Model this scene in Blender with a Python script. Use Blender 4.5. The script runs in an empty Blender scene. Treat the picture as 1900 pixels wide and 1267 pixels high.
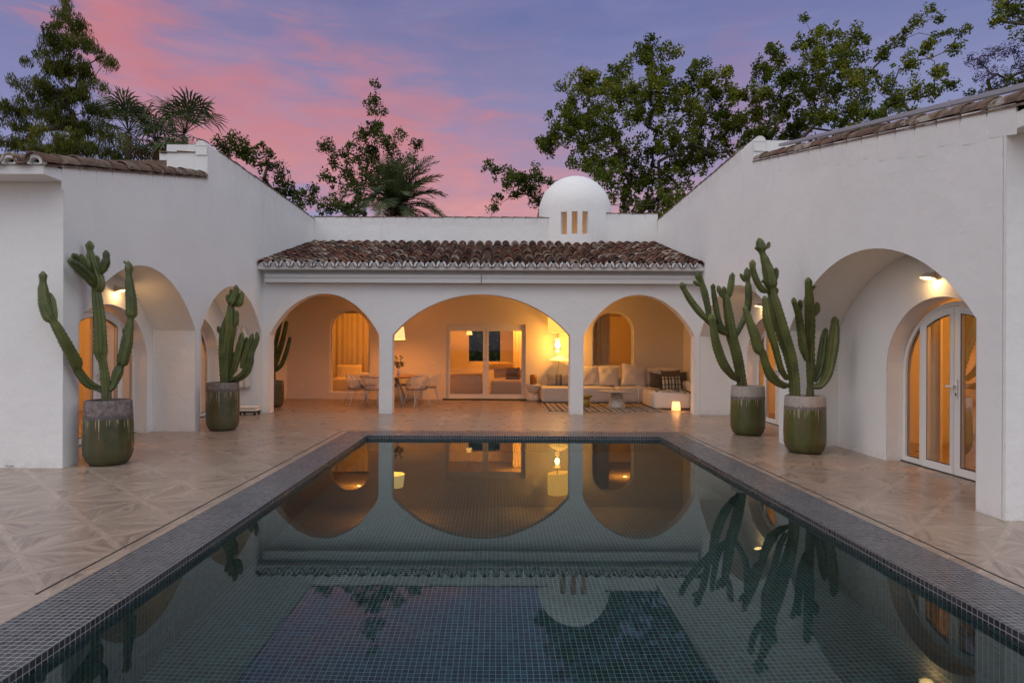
import bpy, bmesh, math, random
import numpy as np
from mathutils import Vector, Matrix
R = math.radians
S = bpy.context.scene
COL = S.collection
random.seed(7)

# ------------------------------------------------------------------ camera
F, CX, CY, ROLL, H = 1150.0, 922.0, 646.0, 0.004, 1.5      # focal length etc. in pixels of the 1900 px photograph
cd = bpy.data.cameras.new('camera'); cam = bpy.data.objects.new('camera', cd); COL.objects.link(cam)
cam.location = (0, 0, H); cam.rotation_mode = 'XYZ'
cam.rotation_euler = (Matrix.Rotation(R(90), 4, 'X') @ Matrix.Rotation(ROLL, 4, 'Z')).to_euler()
cd.sensor_width = 36; cd.lens = 36*F/1900
cd.shift_x = (950-CX)/1900; cd.shift_y = (CY-633.5)/1900
cd.clip_start = 0.05; cd.clip_end = 2000
S.camera = cam

def W(px, py, D):
    """a pixel of the photograph seen at distance D, as a point in the world"""
    u = px-CX; v = py-CY
    u2 = u+ROLL*v; v2 = v-ROLL*u
    return Vector((u2*D/F, D, H-v2*D/F))

# ------------------------------------------------------------------ render settings
S.view_settings.view_transform = 'Standard'; S.view_settings.look = 'None'
S.view_settings.gamma = 1; S.view_settings.use_curve_mapping = False
S.view_settings.exposure = 0.16
S.render.engine = 'CYCLES'
cy = S.cycles
cy.use_denoising = True
cy.max_bounces = 10; cy.diffuse_bounces = 4; cy.glossy_bounces = 5; cy.transmission_bounces = 8; cy.transparent_max_bounces = 12
cy.sample_clamp_indirect = 4.0; cy.caustics_refractive = True; cy.caustics_reflective = False
cy.use_adaptive_sampling = True; cy.adaptive_threshold = 0.01

# ------------------------------------------------------------------ node helpers
class NT:
    def __init__(s, tree): s.t = tree; s.n = tree.nodes; s.l = tree.links
    def node(s, typ, ins=None, **kw):
        nd = s.n.new(typ)
        for k, v in kw.items(): setattr(nd, k, v)
        for k, v in (ins or {}).items(): s.set(nd.inputs[k], v)
        return nd
    def set(s, sock, v):
        if isinstance(v, bpy.types.NodeSocket): s.l.new(v, sock)
        elif isinstance(v, bpy.types.Node): s.l.new(v.outputs[0], sock)
        else:
            if hasattr(sock.default_value, '__len__') and not hasattr(v, '__len__'):
                v = (v,)*len(sock.default_value)
            if hasattr(sock.default_value, '__len__') and len(sock.default_value) == 4 and len(v) == 3: v = tuple(v)+(1,)
            sock.default_value = v
    def math(s, op, a, b=0.0, c=0.0, clamp=False):
        nd = s.n.new('ShaderNodeMath'); nd.operation = op; nd.use_clamp = clamp
        s.set(nd.inputs[0], a); s.set(nd.inputs[1], b); s.set(nd.inputs[2], c); return nd.outputs[0]
    def vmath(s, op, a, b=(0, 0, 0)):
        nd = s.n.new('ShaderNodeVectorMath'); nd.operation = op
        s.set(nd.inputs[0], a); s.set(nd.inputs[1], b)
        return nd.outputs['Value'] if op in ('DOT_PRODUCT', 'LENGTH') else nd.outputs[0]
    def mix(s, f, a, b, mode='MIX'):
        nd = s.n.new('ShaderNodeMix'); nd.data_type = 'RGBA'; nd.blend_type = mode
        s.set(nd.inputs[0], f); s.set(nd.inputs[6], a); s.set(nd.inputs[7], b); return nd.outputs[2]
    def step(s, x, a, b):
        nd = s.n.new('ShaderNodeMapRange'); nd.interpolation_type = 'SMOOTHSTEP'
        s.set(nd.inputs[0], x); s.set(nd.inputs[1], a); s.set(nd.inputs[2], b); return nd.outputs[0]
    def noise(s, vec=None, scale=5, detail=3, rough=.5, dist=0):
        nd = s.n.new('ShaderNodeTexNoise'); nd.inputs['Scale'].default_value = scale; nd.inputs['Detail'].default_value = detail
        nd.inputs['Roughness'].default_value = rough; nd.inputs['Distortion'].default_value = dist
        if vec is not None: s.set(nd.inputs['Vector'], vec)
        return nd.outputs[0]
    def xyz(s, v):
        nd = s.n.new('ShaderNodeSeparateXYZ'); s.set(nd.inputs[0], v); return nd.outputs
    def comb(s, x=0., y=0., z=0.):
        nd = s.n.new('ShaderNodeCombineXYZ'); s.set(nd.inputs[0], x); s.set(nd.inputs[1], y); s.set(nd.inputs[2], z); return nd.outputs[0]
    def bump(s, h, strength=.3, dist=.01, nrm=None):
        nd = s.n.new('ShaderNodeBump'); nd.inputs['Strength'].default_value = strength; nd.inputs['Distance'].default_value = dist
        s.set(nd.inputs['Height'], h)
        if nrm is not None: s.set(nd.inputs['Normal'], nrm)
        return nd.outputs[0]
    def attr(s, name, out='Fac'):
        nd = s.n.new('ShaderNodeAttribute'); nd.attribute_name = name; return nd.outputs[out]
    def gen(s, which='Object'):
        return s.n.new('ShaderNodeTexCoord').outputs[which]
    def pos(s): return s.n.new('ShaderNodeNewGeometry').outputs['Position']

def material(name, base=(.5, .5, .5), rough=.6, build=None, **kw):
    m = bpy.data.materials.new(name); m.use_nodes = True
    t = NT(m.node_tree); p = m.node_tree.nodes['Principled BSDF']
    t.set(p.inputs['Base Color'], base); p.inputs['Roughness'].default_value = rough
    for k, v in kw.items(): t.set(p.inputs[k.replace('_', ' ')], v)
    if build: build(t, p)
    return m

# ------------------------------------------------------------------ world: dusk sky with pink cloud bands
wd = bpy.data.worlds.new('World'); S.world = wd; wd.use_nodes = True
t = NT(wd.node_tree); t.n.clear()
d = t.vmath('NORMALIZE', t.gen('Generated'))
dx, dy, dz = t.xyz(d)[0:3]
sc = t.vmath('MULTIPLY', d, (1.6, 1.6, 4.2))
n1 = t.noise(sc, 1.6, 5, .55, .4); n2 = t.noise(sc, 4.5, 5, .6, .3); n3 = t.noise(t.vmath('MULTIPLY', d, (3., 3., 14.)), 3.0, 5, .6, .5)
ydiv = t.math('MAXIMUM', dy, .12)
U = t.math('DIVIDE', dx, ydiv); V = t.math('DIVIDE', dz, ydiv)      # direction, as slopes to the north
cr = t.node('ShaderNodeValToRGB'); cr.color_ramp.interpolation = 'B_SPLINE'
t.set(cr.inputs[0], t.math('ADD', t.math('MULTIPLY', U, .5), .5))
pts = [(-1.0, .95), (-.70, .62), (-.585, .45), (-.50, .40), (-.32, .345), (-.10, .285), (.03, .225), (.15, .17), (.5, .05)]
e = cr.color_ramp.elements
e[0].position = 0; e[0].color = (pts[0][1],)*3+(1,); e[1].position = .5+pts[-1][0]/2; e[1].color = (pts[-1][1],)*3+(1,)
for a_, b_ in pts[1:-1]: k = e.new(.5+a_/2); k.color = (b_,)*3+(1,)
wob = t.math('ADD', t.math('MULTIPLY', t.math('SUBTRACT', n1, .5), .18), t.math('MULTIPLY', t.math('SUBTRACT', n3, .5), .32))
rel = t.math('ADD', t.math('SUBTRACT', V, cr.outputs[0]), wob)
b1 = t.math('MULTIPLY', t.step(rel, -.16, -.03), t.math('SUBTRACT', 1, t.step(rel, -.02, .20)))
halo = t.math('MULTIPLY', t.step(rel, -.25, -.02), t.math('SUBTRACT', 1, t.step(rel, .0, .42)))
b2 = t.math('SUBTRACT', 1, t.step(t.math('ABSOLUTE', t.math('ADD', t.math('SUBTRACT', U, t.math('MULTIPLY', V, .02)), t.math('SUBTRACT', t.math('MULTIPLY', wob, 1.6), .41))), .0, .13))
b2 = t.math('MULTIPLY', b2, t.step(V, .62, .30))
high = t.step(dz, .08, .46)
base = t.mix(t.step(dz, .0, .30), (.46, .47, .70, 1), (.225, .235, .42, 1))
base = t.mix(t.step(dz, .24, .50), base, (.110, .132, .310, 1))
base = t.mix(t.math('MULTIPLY', t.step(n1, .40, .65), .28), base, (.26, .19, .37, 1))
str_ = t.noise(t.vmath('MULTIPLY', d, (2.2, 2.2, 9.)), 2.0, 6, .62, .8)
base = t.mix(t.math('MULTIPLY', t.step(str_, .42, .80), .22), base, (.36, .30, .47, 1))
c = t.mix(t.math('MULTIPLY', halo, .55), base, (.34, .20, .31, 1))
pinkc = t.mix(t.step(dz, .36, .14), (.56, .175, .20, 1), (.74, .30, .285, 1))
pinkc = t.mix(t.step(n2, .35, .7), pinkc, (.50, .215, .28, 1))
c = t.mix(t.math('MULTIPLY', b1, .98), c, pinkc)
c = t.mix(t.math('MULTIPLY', b2, .55), c, (.40, .16, .26, 1))
back = t.mix(t.step(dx, -.7, .7), (1.34, 1.30, 1.22, 1), (.98, 1.0, 1.02, 1))       # brighter afterglow beside and behind the camera
back = t.mix(t.step(dy, -.05, -.70), back, (.42, .47, .62, 1))
back = t.mix(t.math('MULTIPLY', t.step(dz, .25, .75), .85), back, (1.16, 1.18, 1.22, 1))
c = t.mix(1.0, c, (.85, .89, .95, 1), 'MULTIPLY')
c = t.mix(t.step(dy, .30, -.20), c, back)
c = t.mix(t.step(dz, .02, -.05), c, (.06, .06, .06, 1))
sky = t.node('ShaderNodeTexSky', sky_type='NISHITA', sun_disc=False); sky.sun_elevation = R(1.0); sky.sun_rotation = R(215)
bg1 = t.node('ShaderNodeBackground', {'Color': sky.outputs[0], 'Strength': .05})
bg2 = t.node('ShaderNodeBackground', {'Color': c, 'Strength': 1.0})
ad = t.node('ShaderNodeAddShader'); t.l.new(bg1.outputs[0], ad.inputs[0]); t.l.new(bg2.outputs[0], ad.inputs[1])
out = t.node('ShaderNodeOutputWorld'); t.l.new(ad.outputs[0], out.inputs[0])

sl = bpy.data.lights.new('sun', 'SUN'); sl.energy = .35; sl.angle = R(50); sl.color = (1, .92, .86)
so = bpy.data.objects.new('sun', sl); COL.objects.link(so)
so.rotation_euler = Vector((.55, .30, -.74)).to_track_quat('-Z', 'Y').to_euler()

# ------------------------------------------------------------------ mesh helpers
class MB:
    def __init__(s): s.v = []; s.f = []; s.m = []; s.a = []; s.sm = []
    def add(s, vs, fs, mi=0, a=None, smooth=False, M=None):
        o = len(s.v)
        s.v += [tuple(M @ Vector(p)) if M is not None else tuple(p) for p in vs]
        for f in fs:
            s.f.append([o+i for i in f]); s.m.append(mi); s.a.append(random.random() if a is None else a); s.sm.append(smooth)
        return s
    def box(s, x0, x1, y0, y1, z0, z1, mi=0, M=None, a=None):
        vs = [(x, y, z) for z in (z0, z1) for y in (y0, y1) for x in (x0, x1)]
        return s.add(vs, [(0, 2, 3, 1), (4, 5, 7, 6), (0, 1, 5, 4), (2, 6, 7, 3), (0, 4, 6, 2), (1, 3, 7, 5)], mi, a, False, M)
    def lathe(s, prof, seg=32, c=(0, 0, 0), mi=0, M=None, smooth=True, a=None, closed=False):
        vs = []; fs = []; n = len(prof)
        for r, z in prof:
            for k in range(seg):
                th = 2*math.pi*k/seg; vs.append((c[0]+r*math.cos(th), c[1]+r*math.sin(th), c[2]+z))
        for i in range(n-1):
            for k in range(seg):
                k2 = (k+1) % seg; fs.append((i*seg+k, i*seg+k2, (i+1)*seg+k2, (i+1)*seg+k))
        if prof[0][0] > 1e-4: fs.append(tuple(range(seg))[::-1])
        if prof[-1][0] > 1e-4: fs.append(tuple((n-1)*seg+k for k in range(seg)))
        return s.add(vs, fs, mi, .5 if a is None else a, smooth, M)
    def tube(s, pts, r, seg=8, mi=0, M=None, a=None, ribs=0, depth=.3, cap=True, twist=0, scal=0):
        pts = [Vector(p) for p in pts]; n = len(pts)
        rr = r if hasattr(r, '__len__') else [r]*n
        T = [(pts[min(i+1, n-1)]-pts[max(i-1, 0)]).normalized() for i in range(n)]
        u = T[0].orthogonal().normalized()
        if ribs:
            u = Vector((1, 0, 0)); u = (u-T[0]*u.dot(T[0])).normalized()
        vs = []; fs = []
        for i in range(n):
            u = (u-T[i]*u.dot(T[i])).normalized(); w = T[i].cross(u)
            for k in range(seg):
                th = 2*math.pi*k/seg+twist; q = rr[i]
                if ribs:
                    x = abs(((k*ribs/seg) % 1)-.5)*2       # 1 at the ridge, 0 in the furrow
                    q *= 1-depth*(1-x**1.15)
                    if x > .9: q *= 1+scal*(1 if i % 2 else -1)
                vs.append(pts[i]+u*math.cos(th)*q+w*math.sin(th)*q)
        for i in range(n-1):
            for k in range(seg):
                k2 = (k+1) % seg; fs.append((i*seg+k, i*seg+k2, (i+1)*seg+k2, (i+1)*seg+k))
        if cap: fs.append(tuple(range(seg))[::-1]); fs.append(tuple((n-1)*seg+k for k in range(seg)))
        return s.add(vs, fs, mi, .5 if a is None else a, True, M)
    def build(s, name, mats, parent=None, loc=None, weld=False):
        me = bpy.data.meshes.new(name); me.from_pydata(s.v, [], s.f)
        if not isinstance(mats, (list, tuple)): mats = [mats]
        for m in mats: me.materials.append(m)
        me.polygons.foreach_set('material_index', s.m)
        me.polygons.foreach_set('use_smooth', s.sm)
        at = me.attributes.new('tone', 'FLOAT', 'FACE'); at.data.foreach_set('value', s.a)
        me.update()
        o = bpy.data.objects.new(name, me); COL.objects.link(o)
        if parent: o.parent = parent
        if loc: o.location = loc
        return o
def rbox(w, d, h, r=.05, seg=3, M=None, puff=0.0, sub=0, wr=0.0, seed=0):
    """rounded, optionally puffed and wrinkled box: returns (verts, faces), base at z=0"""
    bm = bmesh.new(); bmesh.ops.create_cube(bm, size=1)
    for v in bm.verts: v.co = Vector((v.co.x*w, v.co.y*d, (v.co.z+.5)*h))
    bmesh.ops.bevel(bm, geom=bm.edges[:], offset=r, segments=seg, profile=.5, affect='EDGES')
    if sub: bmesh.ops.subdivide_edges(bm, edges=bm.edges[:], cuts=sub, use_grid_fill=True)
    rnd = random.Random(seed); ph = [rnd.uniform(0, 6) for _ in range(6)]
    for v in bm.verts:
        x, y, z = v.co
        fx = 1-(2*x/w)**2; fy = 1-(2*y/d)**2; fz = 1-(2*z/h-1)**2
        if puff: v.co.z += puff*(1 if z > h/2 else 0)*max(fx, 0)*max(fy, 0); v.co.x *= 1+puff*.35/w*max(fz, 0)*max(fy, 0); v.co.y *= 1+puff*.35/d*max(fz, 0)*max(fx, 0)
        if wr:
            q = wr*(math.sin(23*x+9*z+ph[0])*math.sin(7*y+ph[1])+.7*math.sin(41*z+5*x+ph[2])*math.sin(13*x+3*y+ph[3]))
            v.co += Vector((q*.5, q, q*.5))
    vs = [v.co.copy() for v in bm.verts]; bm.verts.index_update(); fs = [[v.index for v in f.verts] for f in bm.faces]; bm.free()
    if M is not None: vs = [M @ v for v in vs]
    return vs, fs
def cushion(w, h, t, n=14, seed=0, pinch=.12):
    """a stuffed square cushion standing in the XZ plane, thickness t along Y, base at z=0"""
    rnd = random.Random(seed); vs = []; fs = []; ph = [rnd.uniform(0, 6) for _ in range(4)]
    for sgn in (-1, 1):
        for j in range(n+1):
            for i in range(n+1):
                a = 2*i/n-1; b = 2*j/n-1
                prof = (max(0, 1-a**2)*max(0, 1-b**2))**.42
                sx = 1-pinch*(1-b*b)*.55; sz = 1-pinch*(1-a*a)*.55
                wv = .012*math.sin(6*a+ph[0])*math.sin(5*b+ph[1])+.008*math.sin(13*a*b+ph[2])
                vs.append((a*w/2*sx, sgn*(t/2*prof+wv*prof), h/2+b*h/2*sz))
    m = (n+1)*(n+1)
    for k in (0, 1):
        for j in range(n):
            for i in range(n):
                q = [k*m+j*(n+1)+i, k*m+j*(n+1)+i+1, k*m+(j+1)*(n+1)+i+1, k*m+(j+1)*(n+1)+i]
                fs.append(q if k == 0 else q[::-1])
    return vs, fs
def tag(o, label=None, cat=None, group=None, kind=None):
    if label: o['label'] = label
    if cat: o['category'] = cat
    if group: o['group'] = group
    if kind: o['kind'] = kind
    return o
def empty(name, loc=(0, 0, 0), rz=0.0):
    o = bpy.data.objects.new(name, None); COL.objects.link(o); o.location = loc; o.rotation_euler = (0, 0, rz); o.empty_display_size = .2
    return o
def copy_tree(o, parent=None):
    c = o.copy(); COL.objects.link(c); c.parent = parent
    for ch in o.children: copy_tree(ch, c)
    return c
def lamp(name, loc, energy, color, radius=.05, parent=None, spot=None, rot=None, blend=.5):
    l = bpy.data.lights.new(name, 'SPOT' if spot else 'POINT'); l.energy = energy; l.color = color; l.shadow_soft_size = radius
    if spot: l.spot_size = R(spot); l.spot_blend = blend
    o = bpy.data.objects.new(name, l); COL.objects.link(o); o.location = loc
    if parent: o.parent = parent
    if rot: o.rotation_euler = rot
    o.visible_glossy = False
    return o
WARM = (1, .30, .03)
AMBER = (1, .35, .05)

# ------------------------------------------------------------------ materials
def m_stucco(t, p, bev=True):
    P = t.pos()
    a = t.noise(P, .8, 4, .6); b = t.noise(P, 9, 4, .65); c = t.noise(P, 70, 3, .6)
    x, y, z = t.xyz(P)[0:3]
    st = t.noise(t.comb(t.math('MULTIPLY', x, 4), t.math('MULTIPLY', y, 4), t.math('MULTIPLY', z, .35)), 1.6, 4, .6)
    top = t.step(z, 3.0, 5.2)
    col = t.mix(t.step(a, .35, .7), (.79, .785, .775, 1), (.755, .75, .74, 1))
    col = t.mix(t.math('MULTIPLY', t.math('MULTIPLY', t.step(st, .55, .76), top), .20), col, (.50, .48, .45, 1))
    foot = t.math('MULTIPLY', t.step(z, .16, .0), t.step(b, .42, .62))
    col = t.mix(t.math('MULTIPLY', foot, .30), col, (.48, .45, .41, 1))
    t.set(p.inputs['Base Color'], col)
    h = t.math('ADD', t.math('MULTIPLY', b, 1.0), t.math('MULTIPLY', c, .25))
    h = t.math('ADD', h, t.math('MULTIPLY', a, 5.0))
    bv = t.node('ShaderNodeBevel', {'Radius': .018}, samples=3).outputs[0] if bev else None
    t.set(p.inputs['Normal'], t.bump(h, .55, .012, bv))
STUCCO = material('stucco', rough=.92, build=m_stucco)
STUCCO2 = material('stucco_pad', rough=.92, build=lambda t, p: m_stucco(t, p, False))
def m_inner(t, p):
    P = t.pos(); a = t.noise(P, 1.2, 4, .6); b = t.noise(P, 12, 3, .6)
    t.set(p.inputs['Base Color'], t.mix(a, (.75, .70, .62, 1), (.70, .645, .56, 1)))  # white plaster tinted cream, carrying part of the lamps' warm glow in its colour
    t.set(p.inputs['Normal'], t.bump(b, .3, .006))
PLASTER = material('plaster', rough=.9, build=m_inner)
ROOM = material('room_paint', (.70, .66, .58), .85)
WHITE = material('white_lacquer', (.74, .73, .71), .38)
METALW = material('white_powder_coat', (.78, .77, .75), .35)
def m_awn(t, p):
    z = t.xyz(t.pos())[2]
    t.set(p.inputs['Base Color'], t.mix(t.noise(t.pos(), 3, 3), (.70, .69, .67, 1), (.64, .63, .61, 1)))
AWN = material('awning_case', rough=.4, build=m_awn)

def mosaic(name, pitch, cols, grout, rough, grout_w=.09, teal=None, axis='XY'):
    def b(t, p):
        P = t.pos(); x, y, z = t.xyz(P)[0:3]
        nx = t.node('ShaderNodeNewGeometry').outputs['True Normal']
        ax, ay, az = [t.math('ABSOLUTE', q) for q in t.xyz(nx)[0:3]]
        # choose the two coordinates lying in the face
        isz = t.math('GREATER_THAN', az, .5); isx = t.math('GREATER_THAN', ax, .5)
        u = t.math('ADD', t.math('MULTIPLY', x, t.math('SUBTRACT', 1, isx)), t.math('MULTIPLY', y, isx))
        v = t.math('ADD', t.math('MULTIPLY', y, isz), t.math('MULTIPLY', z, t.math('SUBTRACT', 1, isz)))
        v = t.math('ADD', v, .004)
        us = t.math('DIVIDE', u, pitch); vs_ = t.math('DIVIDE', v, pitch)
        fu = t.math('FRACT', us); fv = t.math('FRACT', vs_)
        iu = t.math('FLOOR', us); iv = t.math('FLOOR', vs_)
        wn = t.node('ShaderNodeTexWhiteNoise', {'Vector': t.comb(iu, iv, isz)}); wv = wn.outputs['Value']; wc = wn.outputs['Color']
        eu = t.math('MINIMUM', fu, t.math('SUBTRACT', 1, fu)); ev = t.math('MINIMUM', fv, t.math('SUBTRACT', 1, fv))
        e = t.math('MINIMUM', eu, ev)
        g = t.step(e, grout_w*.35, grout_w*.75)          # 0 in the grout
        big = t.noise(t.comb(iu, iv, 0.), .035, 4, .6)
        col = t.mix(wv, cols[0], cols[1])
        if teal:
            pt = t.math('ADD', t.xyz(wc)[1], t.math('MULTIPLY', t.math('SUBTRACT', big, .5), .6))
            col = t.mix(t.math('MULTIPLY', t.step(pt, .60, .90), .8), col, teal)
        gc = t.mix(t.noise(P, 2.5, 3), grout, tuple(q*.55 for q in grout[:3])+(1,))
        t.set(p.inputs['Base Color'], t.mix(g, gc, col))
        t.set(p.inputs['Roughness'], t.mix(g, (.8,)*3+(1,), t.mix(t.xyz(wc)[2], (rough*.7,)*3+(1,), (rough*1.3,)*3+(1,))))
        tilt = t.math('MULTIPLY', t.math('SUBTRACT', t.xyz(wc)[0], .5), t.math('SUBTRACT', fu, .5))
        t.set(p.inputs['Normal'], t.bump(t.math('ADD', t.math('MULTIPLY', g, .8), tilt), .35, .0025))
    return material(name, rough=rough, build=b)
COPING = mosaic('coping_mosaic', .0405, ((.020, .021, .024, 1), (.052, .053, .058, 1)), (.40, .40, .41, 1), .34, .10)
BASIN = mosaic('basin_mosaic', .0405, ((.004, .009, .015, 1), (.010, .022, .034, 1)), (.17, .26, .27, 1), .5, .12, teal=(.016, .056, .064, 1))

def m_floor(t, p):
    P = t.pos(); x, y, z = t.xyz(P)[0:3]
    pit = .785
    us = t.math('DIVIDE', t.math('ADD', x, 3.47+.785*20), pit); vs_ = t.math('DIVIDE', t.math('SUBTRACT', y, 5.28-.785*20), pit)
    fu = t.math('SUBTRACT', t.math('FRACT', us), .5); fv = t.math('SUBTRACT', t.math('FRACT', vs_), .5)
    iu = t.math('FLOOR', us); iv = t.math('FLOOR', vs_)
    au = t.math('ABSOLUTE', fu); av = t.math('ABSOLUTE', fv)
    side = t.math('GREATER_THAN', au, av)                      # left/right triangle
    # planks run at 45 degrees, mirrored in the two kinds of triangle
    sg = t.math('MULTIPLY', t.math('SIGN', fu), t.math('SIGN', fv))
    along = t.math('ADD', t.math('MULTIPLY', x, side), t.math('MULTIPLY', y, t.math('SUBTRACT', 1, side)))
    acr = t.math('ADD', t.math('MULTIPLY', y, side), t.math('MULTIPLY', x, t.math('SUBTRACT', 1, side)))
    a45 = t.math('ADD', t.math('MULTIPLY', along, .45), t.math('MULTIPLY', t.math('MULTIPLY', acr, sg), .95))
    c45 = t.math('SUBTRACT', t.math('MULTIPLY', t.math('MULTIPLY', along, sg), .95), t.math('MULTIPLY', acr, .45))
    pl = t.math('FLOOR', t.math('DIVIDE', c45, .135))
    plank = t.node('ShaderNodeTexWhiteNoise', {'Vector': t.comb(t.math('ADD', pl, t.math('MULTIPLY', iu, 7.1)), t.math('MULTIPLY', iv, 3.3), side)}).outputs['Value']
    grain = t.noise(t.comb(t.math('MULTIPLY', a45, 2.2), t.math('MULTIPLY', c45, 22.), plank), 1.0, 6, .62, .35)
    fine = t.noise(t.comb(t.math('MULTIPLY', a45, 9.), t.math('MULTIPLY', c45, 130.), plank), 1.0, 3, .6)
    knot = t.step(t.noise(t.comb(t.math('MULTIPLY', a45, 4.), t.math('MULTIPLY', c45, 9.), plank), 1.0, 3, .5), .66, .80)
    col = t.mix(t.step(grain, .34, .66), (.165, .117, .088, 1), (.335, .255, .20, 1))
    col = t.mix(t.math('MULTIPLY', plank, .42), col, (.43, .33, .25, 1))
    col = t.mix(t.math('MULTIPLY', fine, .18), col, (.30, .22, .18, 1))
    col = t.mix(t.math('MULTIPLY', knot, .18), col, (.19, .13, .10, 1))
    dg = t.math('ABSOLUTE', t.math('SUBTRACT', au, av))
    rail = t.math('MAXIMUM', t.step(dg, .055, .045), t.step(t.math('MAXIMUM', au, av), .455, .462))
    railc = t.mix(t.step(grain, .3, .7), (.31, .23, .175, 1), (.45, .355, .28, 1))
    col = t.mix(t.math('MULTIPLY', rail, .72), col, railc)
    seam = t.math('MAXIMUM', t.step(t.math('MAXIMUM', au, av), .4955, .4985), t.math('MULTIPLY', t.step(t.math('ABSOLUTE', t.math('SUBTRACT', dg, .05)), .006, .002), .6))
    col = t.mix(t.math('MULTIPLY', seam, .50), col, (.16, .12, .10, 1))
    blot = t.noise(P, .45, 4, .6)
    col = t.mix(t.math('MULTIPLY', t.step(blot, .4, .75), .35), col, (.21, .165, .135, 1))
    t.set(p.inputs['Base Color'], col)
    t.set(p.inputs['Roughness'], t.mix(t.noise(P, 3.0, 4), (.22,)*3+(1,), (.37,)*3+(1,)))
    h = t.math('SUBTRACT', t.math('MULTIPLY', fine, .4), t.math('MULTIPLY', seam, 1.0))
    t.set(p.inputs['Normal'], t.bump(h, .10, .0015))
FLOOR = material('wood_look_porcelain', rough=.42, build=m_floor)
def m_water():
    m = bpy.data.materials.new('pool_water'); m.use_nodes = True; t = NT(m.node_tree); t.n.clear()
    x, y, z = t.xyz(t.pos())[0:3]
    h = t.noise(t.comb(t.math('MULTIPLY', x, 1.0), t.math('MULTIPLY', y, .8), 0.), 1.6, 2, .5)
    g = t.node('ShaderNodeBsdfGlass', {'Color': (.82, .93, .90, 1), 'Roughness': .006, 'IOR': 1.35, 'Normal': t.bump(h, .10, .006)})
    o = t.node('ShaderNodeOutputMaterial'); t.l.new(g.outputs[0], o.inputs[0]); return m
WATER = m_water()
def m_glass(name, tint=(1, 1, 1, 1), rough=0.0, ior=1.5):
    m = bpy.data.materials.new(name); m.use_nodes = True; t = NT(m.node_tree); t.n.clear()
    fr = t.node('ShaderNodeFresnel', {'IOR': ior})
    a = t.node('ShaderNodeBsdfTransparent', {'Color': tint}); b = t.node('ShaderNodeBsdfGlossy', {'Roughness': rough})
    mx = t.node('ShaderNodeMixShader'); t.l.new(t.math('MULTIPLY', fr.outputs[0], .7, clamp=True), mx.inputs[0]); t.l.new(a.outputs[0], mx.inputs[1]); t.l.new(b.outputs[0], mx.inputs[2])
    o = t.node('ShaderNodeOutputMaterial'); t.l.new(mx.outputs[0], o.inputs[0]); return m
GLASS = m_glass('window_glass', (.93, .95, .94, 1))
def m_tile(t, p):
    P = t.pos(); tone = t.attr('tone'); n = t.noise(P, 14, 5, .7); n2 = t.noise(P, 3, 4, .6); n3 = t.noise(P, 45, 3, .6)
    cr = t.node('ShaderNodeValToRGB'); t.set(cr.inputs[0], tone); e = cr.color_ramp.elements
    e[0].position = 0; e[0].color = (.060, .036, .028, 1); e[1].position = 1; e[1].color = (.44, .34, .27, 1)
    for q, c in ((.3, (.12, .052, .036, 1)), (.55, (.24, .108, .068, 1)), (.78, (.13, .090, .070, 1))):
        k = cr.color_ramp.elements.new(q); k.color = c
    col = t.mix(t.math('MULTIPLY', t.step(n, .48, .75), .5), cr.outputs[0], (.050, .038, .032, 1))
    col = t.mix(t.math('MULTIPLY', t.step(n2, .55, .7), .45), col, (.36, .31, .25, 1))
    t.set(p.inputs['Base Color'], col); t.set(p.inputs['Normal'], t.bump(t.math('ADD', n, n3), .5, .012))
TILE = material('old_terracotta', rough=.9, build=m_tile)
def m_tile2(t, p):
    P = t.pos(); n = t.noise(P, 11, 6, .75); n2 = t.noise(P, 3.2, 4, .7); n3 = t.noise(P, 40, 3, .6)
    col = t.mix(t.attr('tone'), (.165, .082, .055, 1), (.25, .175, .13, 1))
    col = t.mix(t.math('MULTIPLY', t.step(n, .42, .6), .75), col, (.075, .060, .050, 1))
    col = t.mix(t.math('MULTIPLY', t.step(n2, .56, .66), .7), col, (.46, .43, .38, 1))
    t.set(p.inputs['Base Color'], col); t.set(p.inputs['Normal'], t.bump(t.math('ADD', n, n3), .7, .02))
TILE2 = material('weathered_terracotta', rough=.95, build=m_tile2)
MORTAR = material('mortar', (.66, .65, .64), .9)
DARK = material('dark_void', (.03, .026, .024), .9)
STEEL = material('brushed_flashing', (.42, .43, .44), .45, Metallic=.6)
def m_cactus(t, p):
    P = t.pos(); n = t.noise(P, 4, 4, .6); n2 = t.noise(P, 26, 3, .6); tone = t.attr('tone')
    z = t.xyz(t.gen('Object'))[2]
    col = t.mix(t.step(n, .3, .7), (.028, .050, .012, 1), (.105, .132, .030, 1))
    col = t.mix(t.math('MULTIPLY', tone, .45), col, (.17, .18, .048, 1))
    rib = t.attr('rib')
    col = t.mix(t.step(rib, .86, 1.0), col, (.11, .105, .045, 1))
    cork = t.math('MULTIPLY', t.step(z, .32, .05), t.step(n2, .35, .6))
    col = t.mix(t.math('MULTIPLY', cork, .7), col, (.14, .115, .07, 1))
    scar = t.math('MULTIPLY', t.step(t.noise(P, 13, 4, .7), .60, .68), .6)
    col = t.mix(scar, col, (.15, .135, .06, 1))
    spot = t.step(t.noise(P, 60, 2), .68, .74)
    col = t.mix(t.math('MULTIPLY', spot, .5), col, (.15, .13, .07, 1))
    t.set(p.inputs['Base Color'], col); t.set(p.inputs['Normal'], t.bump(t.math('ADD', n2, n), .25, .008))
CACTUS = material('cactus_skin', rough=.48, build=m_cactus)
SPINE = material('spine', (.10, .07, .04), .7)
SOIL = material('soil', (.05, .038, .03), .95, build=lambda t, p: t.set(p.inputs['Normal'], t.bump(t.noise(t.pos(), 60, 4), .8, .02)))
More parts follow.
